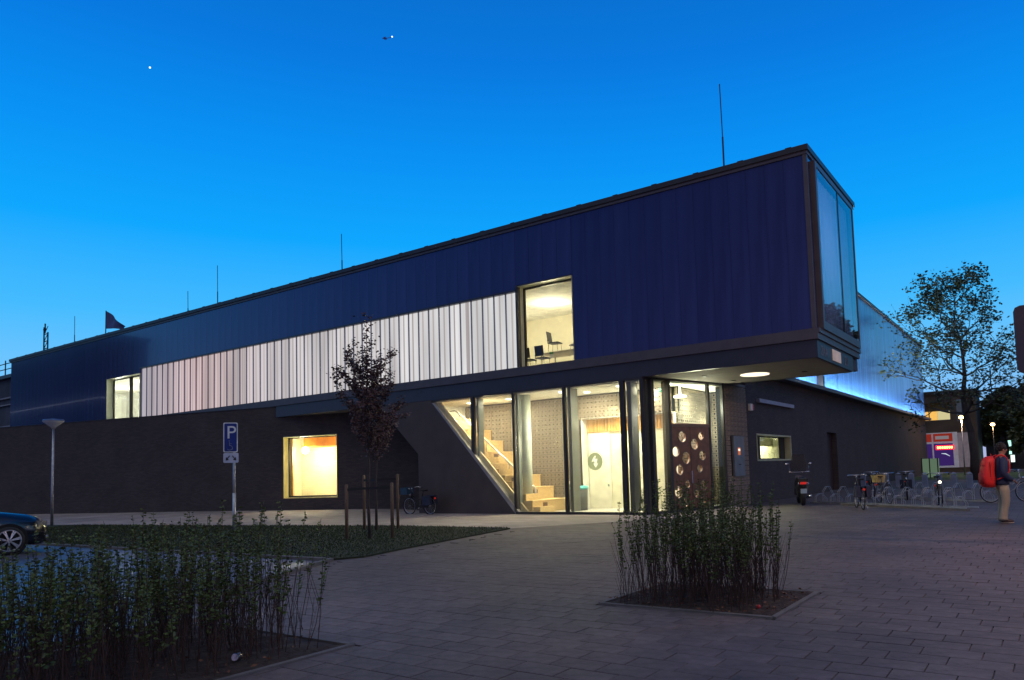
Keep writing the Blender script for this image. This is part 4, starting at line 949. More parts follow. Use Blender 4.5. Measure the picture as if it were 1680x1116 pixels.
for iy in range(5):
    for ix in range(5):
        cx = bedL[0]+.30+ix*.42; cy = 1.95+iy*.50
        hh = 1.08 if ix < 2 else 1.22
        shrub(cx, cy, .24, .28, 17, hh*.62, hh*(1.1 if iy > 2 else 1.0), 'twiggy shrub in the near left bed, %s in the %s row from the front' % (rown[ix], rown[iy]), 'shrubs in the near left bed')
m = MB(); m.ball((-2.62, 7.25, .05), .022, 6); tag(m.build('red_berry', mat('berry', (.5, .02, .02), .5)), 'small red ball lying on the soil at the right end of the square bed', 'litter')
cn = thing('crushed_can', 'crushed silvery can lying on the soil of the near left planting bed', 'litter', (-5.75, 3.55, .06), R(40))
m = MB(); m.lathe((0,0,0), [(.03, 0), (.033, .01), (.026, .05), (.033, .09), (.028, .1)], 12); o = m.build('can_body', CHROME, cn); o.rotation_euler = (R(80), 0, 0)

BARK = mat('bark', (.055, .042, .035), .9, var=.35, vscale=14, bump=.6, bscale=30, stretch=(3, 3, .6))
def grow(m, tips, p, d, l, r_, depth, up=.25, spread=.6, n=3, curl=.12, shrink=.72):
    pts = [p]; rr = [r_]; q = Vector(p); dd = Vector(d).normalized()
    for k in range(4):
        dd = (dd+Vector((random.gauss(0, curl), random.gauss(0, curl), random.gauss(0, curl)+up*.25))).normalized()
        q = q+dd*l/4; pts.append(q.copy()); rr.append(r_*(1-.35*(k+1)/4))
        if depth <= 2: tips.append((q.copy(), dd.copy(), depth))
    m.tube(pts, rr, 6 if depth > 2 else 4, False)
    if depth <= 0: return
    for k in range(n):
        az = 2*math.pi*(k+random.random()*.7)/n; u = dd.orthogonal().normalized(); v = dd.cross(u)
        nd = (dd*(1-spread*.35)+(u*math.cos(az)+v*math.sin(az))*spread*random.uniform(.7, 1.2)+Vector((0,0,up))).normalized()
        b = pts[random.choice((2, 3, 4))] if k < n-1 else pts[4]
        grow(m, tips, b, nd, l*shrink*random.uniform(.8, 1.15), rr[3]*.62, depth-1, up, spread, n, curl, shrink)
# young tree in the lawn
ALEAF = mat('young_tree_leaf', (.095, .050, .042), .5, var=.4, vscale=6)
def young_tree(loc, h, crown0, w_, lab, nlead=13, dens=1.0, lean=0):
    t_ = thing('young_tree', lab, 'tree', loc); tr, lf = MB(), MB()
    P = [Vector((lean*k/6+random.gauss(0,.01), random.gauss(0,.01), h*.93*k/6)) for k in range(7)]
    tr.tube(P, [.04, .035, .03, .026, .02, .012, .004], 8)
    for i in range(nlead):
        z0 = crown0+(h*.70-crown0)*i/nlead; b = P[0].lerp(P[6], z0/(h*.93)); a = i*2.4+random.uniform(-.3, .3)
        ln_ = random.uniform(.75, 1.1)*(1.55-.75*i/nlead)*w_/1.25
        d = Vector((math.cos(a)*.62, math.sin(a)*.62, .75+.25*i/nlead)); q = [b+d*ln_*k/5+Vector((0,0,.10*(k/5)**2)) for k in range(6)]
        tr.tube(q, [.014, .012, .009, .007, .005, .002], 4, False)
        br = [q]
        for j in range(4):
            bb = q[1+j]; dd = (d+Vector((random.gauss(0,.5), random.gauss(0,.5), random.uniform(-.2,.5)))).normalized()*random.uniform(.2, .5)
            s_ = [bb+dd*k/3 for k in range(4)]; tr.tube(s_, [.006, .005, .003, .001], 3, False); br.append(s_)
        for s_ in br:
            for j in range(int(38*dens*(1 if s_ is not q else 2.2))):
                f = random.uniform(.15, 1)*(len(s_)-1); i0 = min(len(s_)-2, int(f)); c_ = s_[i0].lerp(s_[i0+1], f-i0)+Vector((random.gauss(0,.045), random.gauss(0,.045), random.gauss(0,.045)))
                a2 = random.uniform(0, 6.28); leaf(lf, c_, (math.cos(a2), math.sin(a2), random.uniform(-.7,.4)), random.uniform(.045, .085), .026)
    for j in range(int(330*dens)):
        z0 = random.uniform(crown0, h); c_ = P[0].lerp(P[6], min(1, z0/(h*.93)))+Vector((random.gauss(0,.07), random.gauss(0,.07), (z0-h*.93) if z0 > h*.93 else 0)); a2 = random.uniform(0, 6.28)
        leaf(lf, c_, (math.cos(a2), math.sin(a2), random.uniform(-.3,.8)), random.uniform(.05, .085), .026)
    tr.build('trunk', BARK, t_, True); lf.build('crown', ALEAF, t_); return t_
random.seed(21)
young_tree((-13.95, 11.95, .03), 5.5, 1.95, 1.25, 'slim young tree with dense dark crown between wooden stakes on the lawn', 19, 1.35)
random.seed(5)
young_tree((-15.9, 13.9, .03), 4.1, 1.9, .8, 'smaller thin young tree just behind the dense dark young tree', 10, .9)
STK = mat('stake_wood', (.14, .095, .06), .85, var=.3, vscale=20, stretch=(4, 4, .6))
for (x, y, h, lab) in ((-14.36, 11.62, 1.33, 'wooden tree stake, front left one of the four round the young trees'), (-13.42, 12.2, 1.34, 'wooden tree stake, front right one of the four round the young trees'),
                       (-16.6, 14.05, 1.55, 'wooden tree stake, rear left one of the four round the young trees'), (-15.5, 14.3, 1.55, 'wooden tree stake, rear right one of the four round the young trees')):
    m = MB(); m.tube([(0,0,0), (0,0,h), (0,0,h+.02)], [.042, .040, .025], 9); o = m.build('tree_stake', STK, None, True, (x, y, .0)); tag(o, lab, 'stake', 'stakes round the young trees')
m = MB(); m.bar((-14.36, 11.60, 1.22), (-13.93, 11.9, 1.24), .012, .06); m.bar((-13.93, 11.9, 1.24), (-13.42, 12.18, 1.24), .012, .06); o = m.build('tree_tie', BLACK); tag(o, 'dark rubber tie strap between the two front tree stakes', 'tie', 'tree tie straps')
m = MB(); m.bar((-16.6, 14.03, 1.42), (-15.9, 13.92, 1.43), .012, .06); m.bar((-15.9, 13.92, 1.43), (-15.5, 14.28, 1.43), .012, .06); o = m.build('tree_tie', BLACK); tag(o, 'dark rubber tie strap between the two rear tree stakes', 'tie', 'tree tie straps')

# large trees on the right
TLEAF = mat('tree_leaf', (.05, .075, .03), .6, var=.4, vscale=1)
def big_tree(loc, h, lab, seed, leafn=5, ls=.22, n=3, depth=5, spread=.62, up=.16, trunk=.28, tr_r=.22, M=None, group=None, l0=None):
    random.seed(seed); t_ = thing('broadleaf_tree', lab, 'tree', loc, group=group); tr, lf = MB(), MB(); tips = []
    hb = h*trunk; tr.tube([(0,0,0), (.05,0,hb*.5), (-.05,.05,hb)], [tr_r*1.25, tr_r, tr_r*.85], 10)
    P = Vector((-.05, .05, hb)); top = []
    for k in range(7):
        Q = P+Vector((random.gauss(0,.18), random.gauss(0,.18), (h-hb)*.125)); tr.tube([P, Q], [tr_r*.85*(1-k/7.6), tr_r*.85*(1-(k+1)/7.6)], 8, False); top.append((Q.copy(), k)); P = Q
    for Q, k in top:
        for j in range(3):
            a = 2.4*(k*3+j)+random.uniform(-.4,.4); e = .15+.13*k
            grow(tr, tips, Q, (math.cos(a), math.sin(a), e), (l0 or h*.22)*(1.0-.07*k)*random.uniform(.75,1.1), tr_r*.34*(1-.09*k), depth-2, up, spread, n, .16, .70)
    for p, d, dp in tips:
        for j in range(leafn if dp < 2 else leafn//2):
            c_ = p+Vector((random.gauss(0,.16), random.gauss(0,.16), random.gauss(0,.16)))*h/16; a2 = random.uniform(0, 6.28)
            leaf(lf, c_, (math.cos(a2), math.sin(a2), random.uniform(-.6,.6)), random.uniform(.6, 1.3)*ls, ls*.36)
    tr.build('trunk', BARK, t_, True); lf.build('crown', M or TLEAF, t_); return t_
big_tree((-4.45, 54.5, 0), 13.2, 'tall airy tree with spreading dark branches beyond the bicycle racks', 12, leafn=1, ls=.22, tr_r=.25, trunk=.24, n=4, l0=3.0, up=.10, spread=.72)
for i, (px, py, h, lab) in enumerate(((-.2, 74, 7.6, 'bushy dark green tree behind the tall airy tree at the right edge'), (3.9, 80, 8.6, 'second bushy dark tree at the far right edge behind the passer-by'), (-4.2, 92, 8.0, 'low rounded dark tree between the street lamps far on the right'))):
    big_tree((px, py, 0), h, lab, 30+i, leafn=9, ls=.42, trunk=.2, depth=5, spread=.8)
for i, (px, py, h) in enumerate(((6.0, 62, 13), (14.0, 70, 14), (16, 55, 12), (24, 66, 15))):
    big_tree((px, py, 0), h, ('park tree standing beyond the right edge of the picture, nearest the road', 'second park tree beyond the right edge', 'third park tree beyond the right edge, close to the road', 'farthest park tree beyond the right edge')[i], 50+i, leafn=5, ls=.42, trunk=.22)

# ================================================================== BICYCLES
TYRE = mat('tyre', (.015, .015, .016), .7); RIMM = mat('rim_metal', (.5, .5, .52), .3, .9)
PNT = mat('bike_black', (.015, .015, .018), .25); REDR = mat('red_reflector', (.55, .02, .01), .3, emit=(1, .05, .02), es=.25)
def make_bike(name, lab, loc, rz, paint=PNT, basket=None, panniers=None, crate=None, group=None, lean=0, lamp=False, guard=True, steer=0):
    """Dutch-style city bicycle, x = forward, origin under the bottom bracket"""
    t_ = thing('bicycle', lab, 'bicycle', loc, rz, group=group); t_.rotation_euler = (lean, 0, rz)
    Rw = .34; rx, fx = -.50, .60
    for wx in (rx, fx):
        w_ = MB(); w_.ring((wx, 0, Rw), (0,1,0), Rw-.02, .02, 28, 6); wo_ = w_.build('wheel', TYRE, t_, True)
        r_ = MB(); r_.ring((wx, 0, Rw), (0,1,0), Rw-.045, .011, 28, 5); r_.build('rim', RIMM, wo_, True)
        s_ = MB()
        for k in range(18):
            a = 2*math.pi*k/18; s_.tube([(wx, .02*(-1)**k, Rw), (wx+math.cos(a)*(Rw-.05), 0, Rw+math.sin(a)*(Rw-.05))], .0016, 3, False)
        s_.tube([(wx, -.05, Rw), (wx, .05, Rw)], .022, 8); s_.build('spokes', RIMM, wo_)
        if guard:
            g_ = MB(); g_.ring((wx, 0, Rw), (0,1,0), Rw+.02, .022, 16, 5, *( (R(-20), R(150)) if wx < 0 else (R(20), R(150)) )); 
            g_.build('mudguard', paint, t_, True)
    bb = (0, 0, .30); hd = (.42, 0, .86); hd2 = (.46, 0, .70); stt = (-.16, 0, .82)
    f_ = MB(); f_.tube([bb, stt, (-.19, 0, .92)], .016, 8); f_.tube([bb, (.25, 0, .42), hd2], .02, 8); f_.tube([(-.10, 0, .62), (.2, 0, .58), (.44, 0, .76)], .016, 8)
    for s_ in (-.05, .05): f_.tube([bb, (rx, s_, Rw)], .010, 6); f_.tube([(-.14, 0, .74), (rx, s_, Rw)], .009, 6)
    f_.tube([hd, hd2], .022, 8); f_.build('frame', paint, t_, True)
    k_ = MB(); k_.tube([(.41, 0, .98), hd2, (.50, 0, .62)], .016, 8)
    for s_ in (-.05, .05): k_.tube([(.49, s_, .66), (.53, s_, .55), (fx, s_, Rw)], .010, 6)
    k_.build('fork', paint, t_, True)
    h_ = MB(); h_.tube([(.22, -.29, 1.02), (.34, -.27, 1.06), (.42, -.1, 1.05), (.42, .1, 1.05), (.34, .27, 1.06), (.22, .29, 1.02)], .012, 6); h_.tube([(.41, 0, .9), (.42, 0, 1.05)], .014, 6); hb = h_.build('handlebar', CHROME, t_, True)
    g2 = MB(); g2.tube([(.22, -.29, 1.02), (.13, -.30, 1.0)], .018, 6); g2.tube([(.22, .29, 1.02), (.13, .30, 1.0)], .018, 6); g2.build('grips', BLACK, hb)
    s_ = MB(); s_.add([(-.34,-.10,.95),(-.34,.10,.95),(-.15,.07,.955),(.0,.025,.95),(.0,-.025,.95),(-.15,-.07,.955),(-.33,-.08,.90),(-.33,.08,.90),(-.02,.0,.92)], [(0,5,4,3,2,1),(0,1,7,6),(1,2,8,7),(2,3,8),(3,4,8),(4,5,8),(5,0,6,8),(6,7,8)]); s_.build('saddle', BLACK, t_)
    r_ = MB(); r_.box(-.72, -.22, -.07, .07, .70, .715)
    for q in (-.06, .06): r_.tube([(-.66, q, .70), (rx, q*.9, Rw)], .007, 5)
    r_.build('luggage_rack', paint, t_)
    c_ = MB(); c_.ring((0, .045, .30), (0,1,0), .085, .006, 18, 4); c_.bar((0, .06, .30), (.12, .06, .2), .014); c_.bar((0, -.06, .30), (-.12, -.06, .4), .014); c_.box(.08, .17, .06, .15, .19, .21); c_.box(-.17, -.08, -.15, -.06, .39, .41); c_.build('crankset', CHROME, t_)
    c_ = MB(); c_.box(-.42, .08, .035, .055, .27, .38); c_.build('chain_guard', paint, t_)
    c_ = MB(); c_.box(-.80, -.775, -.035, .035, .60, .66); c_.build('rear_reflector', REDR, t_)
    c_ = MB(); c_.ball((.53, 0, .78), .045, 6); c_.build('headlight', emis('bike_lamp', (1, .8, .55), 5) if lamp else CHROME, t_, True)
    c_ = MB(); c_.tube([(-.08, -.06, .28), (-.16, -.2, .01)], .010, 5); c_.build('kickstand', CHROME, t_)
    if basket: 
        b_ = MB(); b_.box(.50, .86, -.19, .19, .80, .82); b_.box(.50, .52, -.19, .19, .82, 1.06); b_.box(.84, .86, -.19, .19, .82, 1.06); b_.box(.52, .84, -.19, -.17, .82, 1.06); b_.box(.52, .84, .17, .19, .82, 1.06); b_.build('front_crate', basket, t_)
    if panniers:
        b_ = MB()
        for s2 in (-1, 1): b_.obox((-.50, s2*.15, .56), (.19, 0, 0), (0, .065, 0), (.02, 0, .17))
        b_.build('pannier_bags', panniers, t_)
    if crate: 
        b_ = MB(); b_.add([(-.68,-.15,.72),(-.30,-.15,.72),(-.30,.15,.72),(-.68,.15,.72),(-.72,-.19,.98),(-.26,-.19,.98),(-.26,.19,.98),(-.72,.19,.98)], [(0,3,2,1),(0,1,5,4),(1,2,6,5),(2,3,7,6),(3,0,4,7),(4,5,6,7)]); b_.build('wicker_basket', crate, t_)
    return t_
BG = 'bicycles parked at the side racks'
WICK = mat('wicker', (.55, .42, .16), .8, var=.3, vscale=30); BLPN = mat('blue_pannier', (.012, .02, .05), .6)
# bicycle leaning on the wall left of the glazing
make_bike('b', 'dark bicycle with dim blue front crate leaning on the brown wall left of the entrance', (-21.15+.55, 20.2, 0), R(180), basket=mat('blue_crate', (.02, .06, .10), .6), panniers=BLPN, lean=R(-4))
make_bike('b', 'black bicycle with red tail reflector, nearest in the racks, seen from behind', (-5.2, 24.0, 0), R(112), panniers=BLPN, group=BG)
make_bike('b', 'dark bicycle with a yellow wicker rear basket standing in the racks', (-5.05, 27.0, 0), R(-62), crate=WICK, group=BG, paint=mat('bike_grey', (.09, .09, .11), .3, .5))
make_bike('b', 'dark bicycle alone farther back in the racks by the wall end', (-4.75, 29.8, 0), R(-80), group=BG, panniers=BLPN)
make_bike('b', 'bicycle seen end-on with a lit white headlamp at the right end of the racks', (-3.05, 24.9, 0), R(-78), group=BG, lamp=True)
make_bike('b', 'pale-rimmed bicycle half hidden behind the passer-by with red backpack', (-1.35, 27.3, 0), R(28), paint=mat('bike_pale', (.25, .25, .28), .35, .5))
make_bike('b', 'dark bicycle in the shadow of the wall behind the wicker basket bicycle', (-6.2, 30.6, 0), R(-70), group=BG)

# bicycle racks
RK = 'bicycle racks on the plaza'
def rack(p, ang, n, lab):
    t_ = thing('bicycle_rack', lab, 'bicycle rack', p, ang, group=RK)
    m = MB(); m.box(-.3, n*.36, -.04, .0, .02, .06); m.box(-.3, n*.36, .5, .54, .02, .06); m.build('base_rail', GALV, t_)
    for i in range(n):
        hi = .62 if i % 2 else .36; m = MB()
        for s_ in (-.035, .035): m.tube([(i*.36+s_, -.02, .05), (i*.36+s_, -.02, hi*.72), (i*.36+s_, .16, hi), (i*.36+s_, .30, hi), (i*.36+s_, .52, hi*.4), (i*.36+s_, .52, .05)], .0085, 5, False)
        m.build('wheel_holder', GALV, t_)
a1_ = math.atan2(23.35-26.6, -2.3+8.0)
rack((-7.35, 26.9, 0), a1_, 7, 'galvanised rack unit nearest the motor scooter')
rack((-5.0, 25.25, 0), a1_, 9, 'galvanised rack unit at the right end of the front row')
rack((-6.6, 30.9, 0), a1_, 10, 'galvanised rack unit in the rear row by the wall')
rack((-3.9, 28.6, 0), a1_, 7, 'galvanised rack unit at the right end of the rear row')
k = MB(); k.bar((-6.2, 26.0, .02), (-2.1, 23.05, .02), .14, .07); k.bar((-3.2, 29.0, .02), (-1.5, 27.6, .02), .14, .07); k.build('rack_kerb', KERB, kind='structure')
BOL = mat('bollard_blue_grey', (.20, .24, .34), .7)
for i in range(11):
    f = i/10; x, y = -9.6+f*7.6, 45.5-f*6.5; nmz = thing('bollard', 'low pale bollard behind the racks, %s from the left' % ('first second third fourth fifth sixth seventh eighth ninth tenth eleventh'.split()[i]), 'bollard', (x, y, 0), group='bollards along the road')
    m = MB(); m.box(-.13, .13, -.13, .13, 0, .62+.1*random.random()); m.build('post', BOL, nmz)
    m = MB(); m.add([(-.13,-.13,.70),(.13,-.13,.70),(.13,.13,.70),(-.13,.13,.70),(0,0,.80)], [(0,1,4),(1,2,4),(2,3,4),(3,0,4),(3,2,1,0)]); m.build('cap', BOL, nmz)

# ================================================================== MOTOR SCOOTER
sc_ = thing('motor_scooter', 'dark motor scooter with tall clear windscreen parked by the small side window, seen from behind', 'scooter', (-7.72, 26.3, 0), R(112))
sc_.scale = (1.14, 1.14, 1.14)
for wx in (-.55, .68):
    m = MB(); m.ring((wx, 0, .25), (0,1,0), .18, .065, 24, 8); wo_ = m.build('wheel', TYRE, sc_, True)
    m = MB(); m.tube([(wx, -.05, .25), (wx, .05, .25)], .13, 14); m.build('hub', CHROME, wo_)
SCP = mat('scooter_paint', (.03, .03, .035), .2, coat=.8)
def loft(secs, m=None):
    m = m or MB(); n = len(secs[0]); o = len(m.v)
    for s_ in secs: m.v += [tuple(p) for p in s_]
    for i in range(len(secs)-1):
        for k_ in range(n): m.f.append((o+i*n+k_, o+i*n+(k_+1)%n, o+(i+1)*n+(k_+1)%n, o+(i+1)*n+k_)); m.m.append(0)
    m.f.append(tuple(o+k_ for k_ in reversed(range(n)))); m.m.append(0); m.f.append(tuple(o+(len(secs)-1)*n+k_ for k_ in range(n))); m.m.append(0); return m
def oval(x, z, hw, hh, n=12, sq_=1): return [(x, hw*math.copysign(abs(math.cos(2*math.pi*i/n))**sq_, math.cos(2*math.pi*i/n)), z+hh*math.copysign(abs(math.sin(2*math.pi*i/n))**sq_, math.sin(2*math.pi*i/n))) for i in range(n)]
o = loft([oval(-.88, .66, .05, .04), oval(-.78, .64, .13, .12), oval(-.55, .60, .18, .17), oval(-.25, .52, .19, .20), oval(-.08, .42, .15, .18), oval(.0, .30, .12, .08), oval(.3, .28, .12, .06), oval(.42, .34, .13, .10)]).build('body', SCP, sc_, True)
o = loft([[(x+.1*(z-.3), y, z) for x, y, z in s_] for s_ in ([(.36, a*.17, b) for a, b in ((-1,.3),(1,.3),(.9,.65),(.55,.92),(-.55,.92),(-.9,.65))], [(.48, a*.17, b) for a, b in ((-1,.32),(1,.32),(.9,.65),(.5,.92),(-.5,.92),(-.9,.65))])]).build('leg_shield', SCP, sc_)
m = MB(); m.obox((-.42, 0, .80), (.36, 0, .02), (0, .14, 0), (0, 0, .05)); m.build('seat', BLACK, sc_)
m = MB(); m.tube([(.45, 0, .9), (.68, 0, .25)], .035, 8); m.tube([(.30, -.33, 1.04), (.40, -.12, 1.02), (.40, .12, 1.02), (.30, .33, 1.04)], .016, 6); m.build('handlebar', CHROME, sc_, True)
for s_ in (-1, 1):
    m = MB(); m.tube([(.34, s_*.26, 1.04), (.38, s_*.34, 1.25)], .007, 5); m.ball((.38, s_*.36, 1.29), .06, 6, (.4, 1, .7)); m.build('mirror', CHROME, sc_, True)
m = MB(); m.plate([(-.24, 0), (.24, 0), (.26, .25), (.18, .62), (-.18, .62), (-.26, .25)], [], (.50, 0, 1.0), (0,1,0), (-.25,0,.97), (1,0,0), .006); m.build('windscreen', glass_mat('scooter_screen', tint=(.72,.70,.70), base=.10, rough=.35), sc_)
m = MB(); m.obox((-.885, 0, .70), (.02, 0, 0), (0, .09, 0), (0, 0, .035)); m.build('tail_light', mat('tail_red', (.6, .02, .01), .3, emit=(1,.03,.02), es=.3), sc_)
for s_ in (-1, 1): m = MB(); m.ball((-.84, s_*.14, .68), .035, 5); m.build('indicator', CHROME, sc_)
m = MB(); m.obox((-.90, 0, .46), (.006, 0, 0), (0, .09, 0), (0, 0, .07)); m.build('number_plate', mat('plate_pale_blue', (.35, .48, .55), .5), sc_)
m = MB(); m.tube([(-.05, -.17, .22), (-.75, -.2, .30)], [.035, .05], 10); m.build('exhaust', CHROME, sc_, True)
m = MB(); m.ring((-.55, 0, .25), (0,1,0), .30, .03, 12, 5, R(-10), R(140)); m.build('mudguard', SCP, sc_, True)

# ================================================================== CAR
car = thing('parked_car', 'dark blue car with alloy wheels parked at the left edge, only its front showing', 'car', (-20.95, 6.82, 0), R(90))
CP = mat('car_paint', (.003, .005, .012), .2, .0, coat=.5, spec=.5)
def csec(x, hw, zb, zs, zt, tw):
    hw *= .955
    return [(x, -hw*.92, zb), (x, -hw, zb+.12), (x, -hw, zs-.08), (x, -hw*.955, zs), (x, -tw, zt-.02), (x, -tw*.6, zt+.015), (x, tw*.6, zt+.015), (x, tw, zt-.02), (x, hw*.955, zs), (x, hw, zs-.08), (x, hw, zb+.12), (x, hw*.92, zb)]
secs = [csec(.86, .50, .30, .50, .60, .40), csec(.82, .68, .22, .60, .72, .52), csec(.70, .80, .20, .70, .82, .60), csec(.45, .87, .20, .78, .90, .66), csec(0, .90, .22, .84, .97, .68), csec(-.5, .90, .22, .88, 1.02, .70), csec(-.75, .90, .22, .90, 1.05, .70), csec(-2.9, .90, .22, .94, 1.06, .70), csec(-3.4, .88, .24, .94, 1.04, .68), csec(-3.75, .78, .30, .85, .96, .6), csec(-3.82, .6, .4, .7, .8, .5)]
cb_ = loft(secs).build('body', CP, car, True)
def cab(x, z, hw): return [(x, -hw, z), (x, hw, z)]
m = MB()
gs = [((-.62, 1.02), .70), ((-1.45, 1.44), .56), ((-2.5, 1.46), .56), ((-3.35, 1.02), .68)]
vs = [];
for (x, z), hw in gs: vs += [(x, -hw, z), (x, hw, z)]
m.add(vs, [(0,1,3,2), (2,3,5,4), (4,5,7,6), (0,2,4,6), (1,7,5,3)]); m.build('windows', mat('car_glass', (.01, .012, .016), .05, spec=.9), car)
for wx in (0, -2.75):
    for s_ in (-1, 1):
        m = MB(); m.ring((wx, s_*.815, .335), (0,1,0), .262, .075, 32, 8); wo_ = m.build('wheel', TYRE, car, True)
        yy = s_*.915
        m = MB(); m.ring((wx, s_*.885, .335), (0,1,0), .235, .016, 32, 6)
        for k_ in range(7):
            a = 2*math.pi*k_/7+.2; 
            for da in (-.09, .09): m.bar((wx+.03*math.cos(a), yy-.01*s_, .335+.03*math.sin(a)), (wx+.235*math.cos(a+da), yy-.025*s_, .335+.235*math.sin(a+da)), .026, .022, (0,1,0))
        m.tube([(wx, yy-.03*s_, .335), (wx, yy+.01*s_, .335)], .045, 12); m.build('rim', mat('alloy', (.38, .38, .40), .3, .9), wo_)
        m = MB(); m.tube([(wx, s_*.70, .335), (wx, s_*.86, .335)], .22, 20); m.build('wheel_disc', BLACK, wo_)
        m = MB(); m.tube([(wx, s_*.60, .335), (wx, s_*.866, .335)], .385, 28); m.build('wheel_arch', mat('arch_black', (.006,.006,.006), .9), car)
for s_ in (-1, 1):
    m = MB(); m.obox((.70, s_*.66, .66), (.13, s_*-.10, -.01), (.02, s_*.05, 0), (0, 0, .075)); m.build('headlight', mat('headlight_glass', (.5, .48, .42), .08, .6), car)
    m = MB(); m.obox((.80, s_*.62, .36), (.05, 0, 0), (0, .05, 0), (0, 0, .03)); m.build('fog_light', CHROME, car)
m = MB(); m.obox((.86, 0, .58), (.02, 0, 0), (0, .34, 0), (0, 0, .085)); m.build('grille', CHROME, car)
m = MB(); m.obox((.84, 0, .28), (.05, 0, 0), (0, .62, 0), (0, 0, .05)); m.build('bumper', mat('bumper_black', (.02,.02,.022), .4), car)

# ================================================================== BACKGROUND ON THE RIGHT
shop = thing('shop_building', 'dark shop building with a glowing upstairs window and red LED sign beyond the wing end', 'building')
SHW = mat('shop_wall', (.075, .055, .04), .85, var=.3, vscale=.5)
YS = 85.0
import itertools
def sx_(px): return (px-1518)*.0545*1.0-11.05   # metres along x for the shop front at y = 85
m = MB(); m.plate(rect(-16, -6.4, 0, 8.3), [rect(-11.6, -8.75, 5.45, 7.5)], (0, YS, 0), (1,0,0), (0,0,1), (0,1,0), .3); o = m.build('wall', SHW, shop); fixn(o.data)
m = MB(); m.box(-16, -6.4, YS+5, YS+5.2, 0, 8.3); m.box(-6.42, -6.4, YS+.3, YS+5, 0, 8.3); m.box(-16.3, -6.2, YS-.3, YS+5.4, 8.3, 8.6); m.build('roof', DARK, shop)
m = MB(); m.plate(rect(-11.6, -8.75, 5.45, 7.5), [rect(-11.5, -10.9, 5.55, 7.4), rect(-10.8, -8.85, 5.55, 7.4)], (0, YS-.03, 0), (1,0,0), (0,0,1), (0,1,0), .1); wn_ = m.build('window', BRONZE, shop, label='glowing orange and cream upstairs window'); fixn(wn_.data)
m = MB(); m.box(-11.5, -10.1, YS+.4, YS+.42, 5.5, 7.45); m.build('orange_curtain', emis('orange_room', (1, .55, .12), .95), wn_)
m = MB(); m.box(-10.09, -8.8, YS+.4, YS+.42, 5.5, 7.45); m.build('cream_blind', emis('cream_room', (.9, .8, .42), .7), wn_)
m = MB(); m.box(-11.5, -8.85, YS+.34, YS+.36, 6.5, 7.45); m.build('foliage_net', mat('net', (.12, .09, .03), .9), wn_)
m = MB(); m.box(-8.2, -7.2, YS-.06, YS-.01, 5.3, 7.6); m.build('grey_panel', mat('grey_panel', (.14, .17, .2), .7), shop)
m = MB(); m.plate(rect(-11.9, -8.3, .5, 4.2), [rect(-11.85, -10.75, 3.25, 4.1), rect(-10.6, -8.75, 3.25, 4.1), rect(-11.85, -10.75, .7, 3.05), rect(-10.6, -8.75, .7, 3.05)], (0, YS-.12, 0), (1,0,0), (0,0,1), (0,1,0), .1)
sf = m.build('shopfront', mat('shopfront_white', (.55, .55, .6), .5, emit=(.6, .6, .7), es=.12), shop); fixn(sf.data)
m = MB(); m.box(-11.85, -8.75, YS-.05, YS-.03, 3.25, 4.1); m.build('red_header', emis('red_header', (.55, .05, .03), .42), sf)
m = MB(); m.box(-10.4, -9.1, YS-.06, YS-.055, 3.5, 3.85); m.build('header_plate', emis('header_plate', (.55, .5, .55), .35), sf)
m = MB(); m.box(-11.85, -8.75, YS-.05, YS-.03, .7, 3.05); m.build('blue_poster', emis('blue_poster', (.07, .03, .22), .5), sf)
m = MB(); m.tube([(-9.9, YS-.07, 2.0), (-9.5, YS-.07, 1.95), (-9.1, YS-.07, 1.7)], [.02, .06, .02], 5); m.build('poster_swoosh', emis('swoosh', (.75, .85, 1), .8), sf)
m = MB(); m.box(-8.74, -7.2, YS-.1, YS-.04, .5, 4.1); m.build('pale_wall', mat('pale_shop', (.32, .29, .31), .8, emit=(.5, .4, .45), es=.10), sf)
m = MB()
for i in range(7): m.box(-10.25+i*.22, -10.1+i*.22, YS-.3, YS-.26, 2.5, 2.74)
m.build('led_text', emis('led_orange', (1, .42, .12), 6), shop)
m = MB(); m.box(-10.4, -8.65, YS-.26, YS-.2, 2.38, 2.86); m.build('led_board', emis('led_red', (1, .02, .05), 1.6), shop)
gb_ = thing('glazed_cabinet', 'greenish lit glass cabinet standing at the far end of the brick wing', 'cabinet', (-8.2, 62, 0))
m = MB(); m.box(-.5, .7, 0, .6, .05, 1.5); m.build('glass_box', emis('green_glass', (.40, .62, .40), .25), gb_)
for xx in (-.5, .05, .62): m = MB(); m.box(xx, xx+.08, -.03, -.001, 0, 1.55); m.build('mullion', DARK, gb_)
street_lamp((-6.35, 69, 0), 5.1, 'lit orange street lamp on a pale pole beside the shop building', 'globe', GLOW, 260, (1, .6, .3))
street_lamp((-4.6, 78, 0), 4.7, 'lit orange street lamp half hidden behind the tall airy tree', 'globe', GLOW, 180, (1, .6, .3), pole=DARK)
hs = thing('far_hall', 'long low dark building with bright cool windows behind the passer-by', 'building', (0,0,0))
m = MB(); m.plate(rect(-6.5, 22, 0, 4.4), [rect(-4.35, -3.95, 1.7, 3.3), rect(-4.1, -3.7, .8, 1.6), rect(-.8, .2, 1.0, 3.4)], (0, 96, 0), (1,0,0), (0,0,1), (0,1,0), .3); o = m.build('wall', mat('hall_wall', (.045, .045, .05), .8), hs); fixn(o.data)
for r_, c2_ in ((rect(-4.35, -3.95, 1.7, 3.3), (.45, .95, .75)), (rect(-4.1, -3.7, .8, 1.6), (.8, 1, .95)), (rect(-.8, .2, 1.0, 3.4), (.6, .9, .95))):
    m = MB(); m.plate(r_, [], (0, 96.12, 0), (1,0,0), (0,0,1), (0,1,0), .02); m.build('window', emis('cool_window%d' % int(c2_[0]*100), c2_, 1.5), hs)
